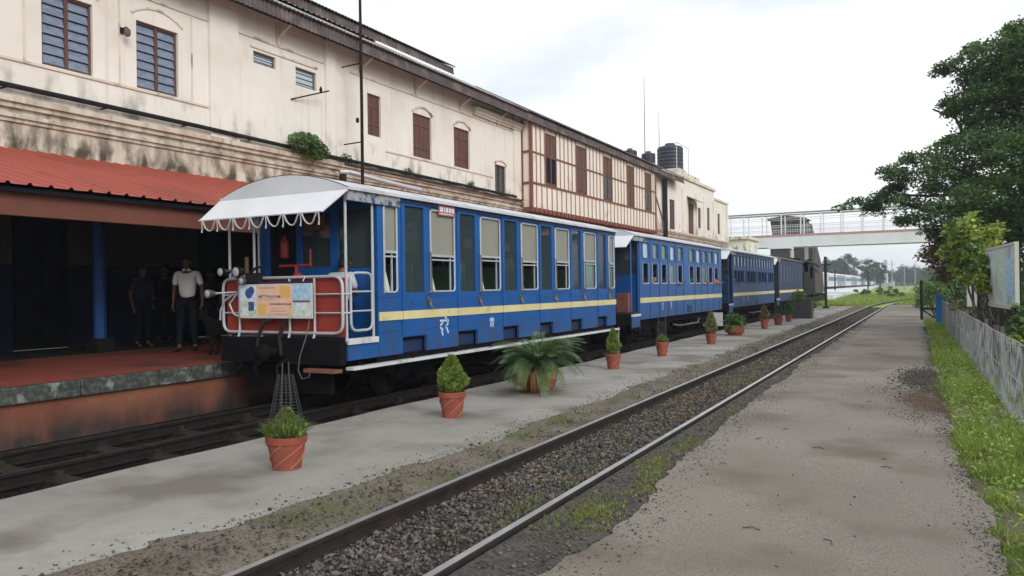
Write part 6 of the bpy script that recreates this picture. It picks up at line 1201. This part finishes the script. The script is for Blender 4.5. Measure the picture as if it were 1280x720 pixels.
# ================================================================== BACKGROUND: footbridge, stairs, far platform, train, trees
fb = thing('footbridge', 'pale steel footbridge with pinkish rails crossing over the tracks', 'footbridge', (-10, 100, -0.1)); fq = fb.location
def GB(mb, name, mat): mb.v = [(x - fq.x, y - fq.y, z - fq.z) for x, y, z in mb.v]; return mb.build(name, mat, fb)
for y in (98.9, 101.9):
    GB(MB().box(-34, 16, y - 0.1, y + 0.1, 6.35, 7.55), 'girder', 'bridge_grey'); GB(MB().box(-34, 16, y - 0.16, y + 0.16, 7.552, 7.78), 'girder_flange', 'bridge_pink'); GB(MB().box(-34, 16, y - 0.15, y + 0.15, 6.25, 6.348), 'girder_flange', 'bridge_grey')
    GB(MB().box(-34, 16, y - 0.08, y + 0.08, 10.32, 10.50), 'top_rail', 'bridge_dark')
    for z in (8.3, 8.9, 9.75): GB(MB().box(-34, 16, y - 0.02, y + 0.02, z, z + 0.05), 'side_rail', 'far_white')
    for x in np.arange(-33.5, 16, 2.25): GB(MB().box(x - 0.07, x + 0.07, y - 0.05, y + 0.05, 7.782, 10.318), 'railing_post', 'bridge_grey'); GB(MB().box(x - 0.04, x + 0.04, y - 0.125, y - 0.102, 6.36, 7.54), 'girder_stiffener', 'bridge_grey')
mb = MB()
for x in np.arange(-33.5, 16, 0.28): mb.box(x - 0.012, x + 0.012, 98.89, 98.91, 7.79, 8.95)
o_ = GB(mb, 'balusters', 'bridge_grey'); o_['kind'] = 'stuff'
GB(MB().box(-34, 16, 99.0, 101.8, 7.5, 7.74), 'deck', 'bridge_grey')
for x in (-24, 9): GB(MB().box(x - 0.3, x + 0.3, 99.2, 99.7, -0.3, 6.3), 'pier', 'bridge_grey'); GB(MB().box(x - 0.3, x + 0.3, 101.2, 101.7, -0.3, 6.3), 'pier', 'bridge_grey')
stc = thing('covered_staircase', 'dark sheet clad covered staircase leading down behind the footbridge', 'staircase', (-15, 108, -0.1)); so = stc.location
def SB(mb, name, mat): mb.v = [(x - so.x, y - so.y, z - so.z) for x, y, z in mb.v]; return mb.build(name, mat, stc)
SB(MB().prism([(-17.1, 7.4), (-12.9, 7.4), (-13.3, 9.9), (-17.4, 9.9)], 'y', 102.4, 106.9), 'landing_shed', 'stair_sheet')
SB(MB().prism([(-17.75, 9.905), (-12.95, 9.905), (-13.3, 10.08), (-15.6, 10.38), (-17.75, 10.1)], 'y', 102.0, 107.2), 'roof', 'roof_brown'); SB(MB().prism([(107.21, 9.6), (117, 4.6), (121, 0.0), (107.21, 0.0)], 'x', -15.4, -13.0), 'stair_shed', 'stair_sheet')
for k in range(6): SB(MB().box(-12.998, -12.93, 107.5 + 1.6 * k, 107.62 + 1.6 * k, 0.2, 9.3 - 0.52 * 1.6 * k), 'sheet_rib', 'roof_brown')
for k in range(6): SB(MB().box(-17.0 + 0.68 * k, -16.92 + 0.68 * k, 102.34, 102.398, 7.45, 9.85), 'sheet_rib', 'roof_brown')
SB(MB().box(-17.0, -16.6, 103, 103.4, -0.2, 7.4).box(-13.4, -13.0, 103, 103.4, -0.2, 7.4), 'pier', 'bridge_grey')
kb = thing('lineside_hut', 'grey concrete hut standing below the footbridge', 'hut', (-14.8, 94, -0.1)); MB().box(-1.0, 1.0, -1.2, 1.2, 0, 5.9).build('wall', 'planter_grey', kb); MB().box(-1.2, 1.2, -1.4, 1.4, 5.9, 6.1).build('roof', 'bridge_grey', kb); MB().box(-0.4, 0.4, -1.23, -1.205, 3.6, 4.8).build('window', 'dark_interior', kb); MB().box(1.1, 1.45, -0.6, -0.2, 0, 5.7).build('pilaster', 'far_white', kb)
an = thing('annexe_building', 'low cream annexe standing at the far end of the station building', 'building', (-21.5, 86, 0)); MB().box(-5, 5, -3, 3, 0, 6.5).build('wall', 'cream', an); MB().box(-5.3, 5.3, -3.3, 3.3, 6.5, 6.8).build('roof', 'cream_trim', an)
for k in range(3): w = MB().box(-3.6 + 2.6 * k, -2.5 + 2.6 * k, -3.03, -3.005, 4.0, 5.6).build('window', 'dark_interior', an)
struct(MB().prism([(-8.4, 85), (-19.6, 400), (-27, 400), (-15.5, 85)], 'z', -0.3, 0.5).build('far_platform', 'bridge_grey'))
for i in range(10):
    y0 = 182 + 24 * i; ct = thing('passenger_coach', ['white passenger coach of the long train standing beyond far platform', 'blue grey passenger coach of the long train standing beyond far platform'][i % 2], 'railway coach', (-20.5 - 0.012 * (y0 - 182), y0 + 11, 0.3), 0.012, 'far passenger train coaches')
    MB().box(-1.6, 1.6, -11, 11, 0.75, 3.5).build('body', 'far_white' if i % 2 == 0 else 'far_grey', ct); MB().box(1.602, 1.62, -10.4, 10.4, 2.05, 2.95).build('window_band', 'far_blue', ct); MB().prism([(-1.62, 3.5), (1.62, 3.5), (1.2, 3.85), (0, 4.0), (-1.2, 3.85)], 'y', -11.1, 11.1).build('roof', 'bridge_grey', ct); MB().box(-1.2, 1.2, -10, 10, 0, 0.75).build('underframe', 'under_black', ct)
for i, (x, y, w_, h) in enumerate(((-58, 430, 18, 8.0), (-45, 450, 13, 9.6), (-34, 440, 12, 7.6), (-66, 480, 20, 10), (-22, 500, 12, 8.0))):
    hs = thing('far_house', ['low white house among the far trees behind the train', 'taller white house with red roof beyond the train', 'small white house beside the rounded far tree', 'wide pale house behind the far tree clump', 'pale house beyond the end of the long train'][i], 'house', (x, y, -0.2)); MB().box(-w_ / 2, w_ / 2, -4, 4, 0, h * 0.75).build('wall', 'far_white', hs); MB().prism([(-w_ / 2 - 0.4, h * 0.75), (w_ / 2 + 0.4, h * 0.75), (0, h)], 'y', -4.4, 4.4).build('roof', 'far_roof', hs)
    for k in range(3): MB().box(-w_ * 0.36 + k * w_ * 0.28, -w_ * 0.36 + k * w_ * 0.28 + 1.1, -4.05, -4.005, h * 0.3, h * 0.55).build('window', 'dark_interior', hs)
def far_tree(label, x, y, h, r, seed, n=5200):
    t_ = thing('far_tree', label, 'tree', (x, y, -0.3)); g_ = np.random.default_rng(seed); k = 42; d = g_.normal(size=(k, 3)); d /= np.linalg.norm(d, axis=1)[:, None]; d *= (g_.uniform(0, 1, k) ** 0.4)[:, None]
    Cc = np.array([0, 0, h * 0.62]) + d * np.array([r, r, h * 0.36]); fast('crown', sprays(Cc, g_.uniform(0.22, 0.42, k) * r, int(n / k), 0.10 * r + 0.16, seed, 0.75), 4, 'leaf_far', t_); mb = MB(); limb(mb, (0, 0, 0), (0, 0, h * 0.55), 0.3, 0.15, seed); limb(mb, (0, 0, h * 0.35), (r * 0.5, 0, h * 0.65), 0.14, 0.05, seed + 1); limb(mb, (0, 0, h * 0.35), (-r * 0.5, 0, h * 0.6), 0.14, 0.05, seed + 2); mb.build('trunk', 'bark', t_)
for i, a in enumerate(((-29.5, 300, 12.0, 4.2), (-24.8, 305, 12.6, 3.8), (-34, 310, 10.5, 4.5), (-17.8, 302, 11.4, 3.4), (-14.4, 306, 9.6, 2.2), (-39, 250, 8.5, 4), (-8, 420, 10, 7), (-1, 440, 9, 7), (-20, 430, 8.5, 8), (-48, 330, 9, 6), (6, 300, 9, 7), (14, 220, 9, 6))):
    far_tree(['far hazy tree forming left half of the clump behind the train', 'tallest far hazy tree of the clump behind the train', 'far tree lowest in the clump by the locomotive chimney', 'rounded far tree standing apart beyond the white houses', 'small far tree touching the rounded one', 'far tree just behind the covered staircase', 'pale distant tree right of the thin chimney', 'pale distant tree beyond the meadow bushes', 'broad distant tree behind the small white house', 'distant tree at the far left behind the staircase', 'distant tree behind the withered brown shrub', 'distant tree hidden among boughs of the spreading tree'][i], *a, 100 + i)
g = np.random.default_rng(55); n = 9000; P_ = np.stack([g.uniform(-260, 220, n), g.uniform(520, 600, n), np.abs(g.normal(0, 2.6, n))], 1); tag(fast('distant_wood', leaf_quads(P_, 3.2, 2.2, 0.5, g), 4, 'leaf_far'), 'hazy belt of distant woodland along the horizon', 'wood', kind='stuff')
ch_ = thing('far_chimney', 'thin tall pale chimney far beyond the meadow', 'chimney', (-12.6, 310, -0.2)); MB().lathe([(0.75, 0), (0.5, 9.5), (0.6, 9.6), (0.6, 10.2)], (0, 0, 0), 10).build('stack', 'far_white', ch_); MB().box(-1.4, 1.4, -1.4, 1.4, 0, 1.8).build('base', 'far_white', ch_)
for i, (x, y, h) in enumerate(((-10.2, 170, 4.6), (-7.2, 210, 7.5), (-4.1, 190, 5.5), (-14.4, 150, 4.4), (-2.6, 250, 8.0))):
    m_ = thing('far_mast', ['dark far mast at the edge of far platform', 'thin far mast beside the pale distant tree', 'short far mast rising over the meadow bush', 'dark signal mast standing on the far platform', 'tall faint far mast near the tree boughs'][i], 'mast', (x, y, -0.2)); MB().tube([(0, 0, 0), (0, 0, h)], [0.16, 0.09], 6).build('pole', 'black_iron' if i in (0, 3) else 'far_grey', m_); MB().bar((-0.7, 0, h * 0.86), (0.7, 0, h * 0.86), 0.1, 0.1).build('crossarm', 'black_iron' if i in (0, 3) else 'far_grey', m_)

# ================================================================== HAZE
hz = MB().box(-2600, 2600, -400, 4100, -1.4, 18.5)
hm = bpy.data.materials.new('haze'); hm.use_nodes = True; hn = hm.node_tree; hn.nodes.clear(); ho = hn.nodes.new('ShaderNodeOutputMaterial'); hv = hn.nodes.new('ShaderNodeVolumePrincipled')
hv.inputs['Color'].default_value = (0.90, 0.94, 1.0, 1); hv.inputs['Density'].default_value = 0.0007; hv.inputs['Anisotropy'].default_value = 0.2; hn.links.new(hv.outputs[0], ho.inputs['Volume']); MATS['haze'] = hm
tag(hz.build('haze', 'haze'), 'pale morning haze over the whole station', 'haze', kind='stuff')
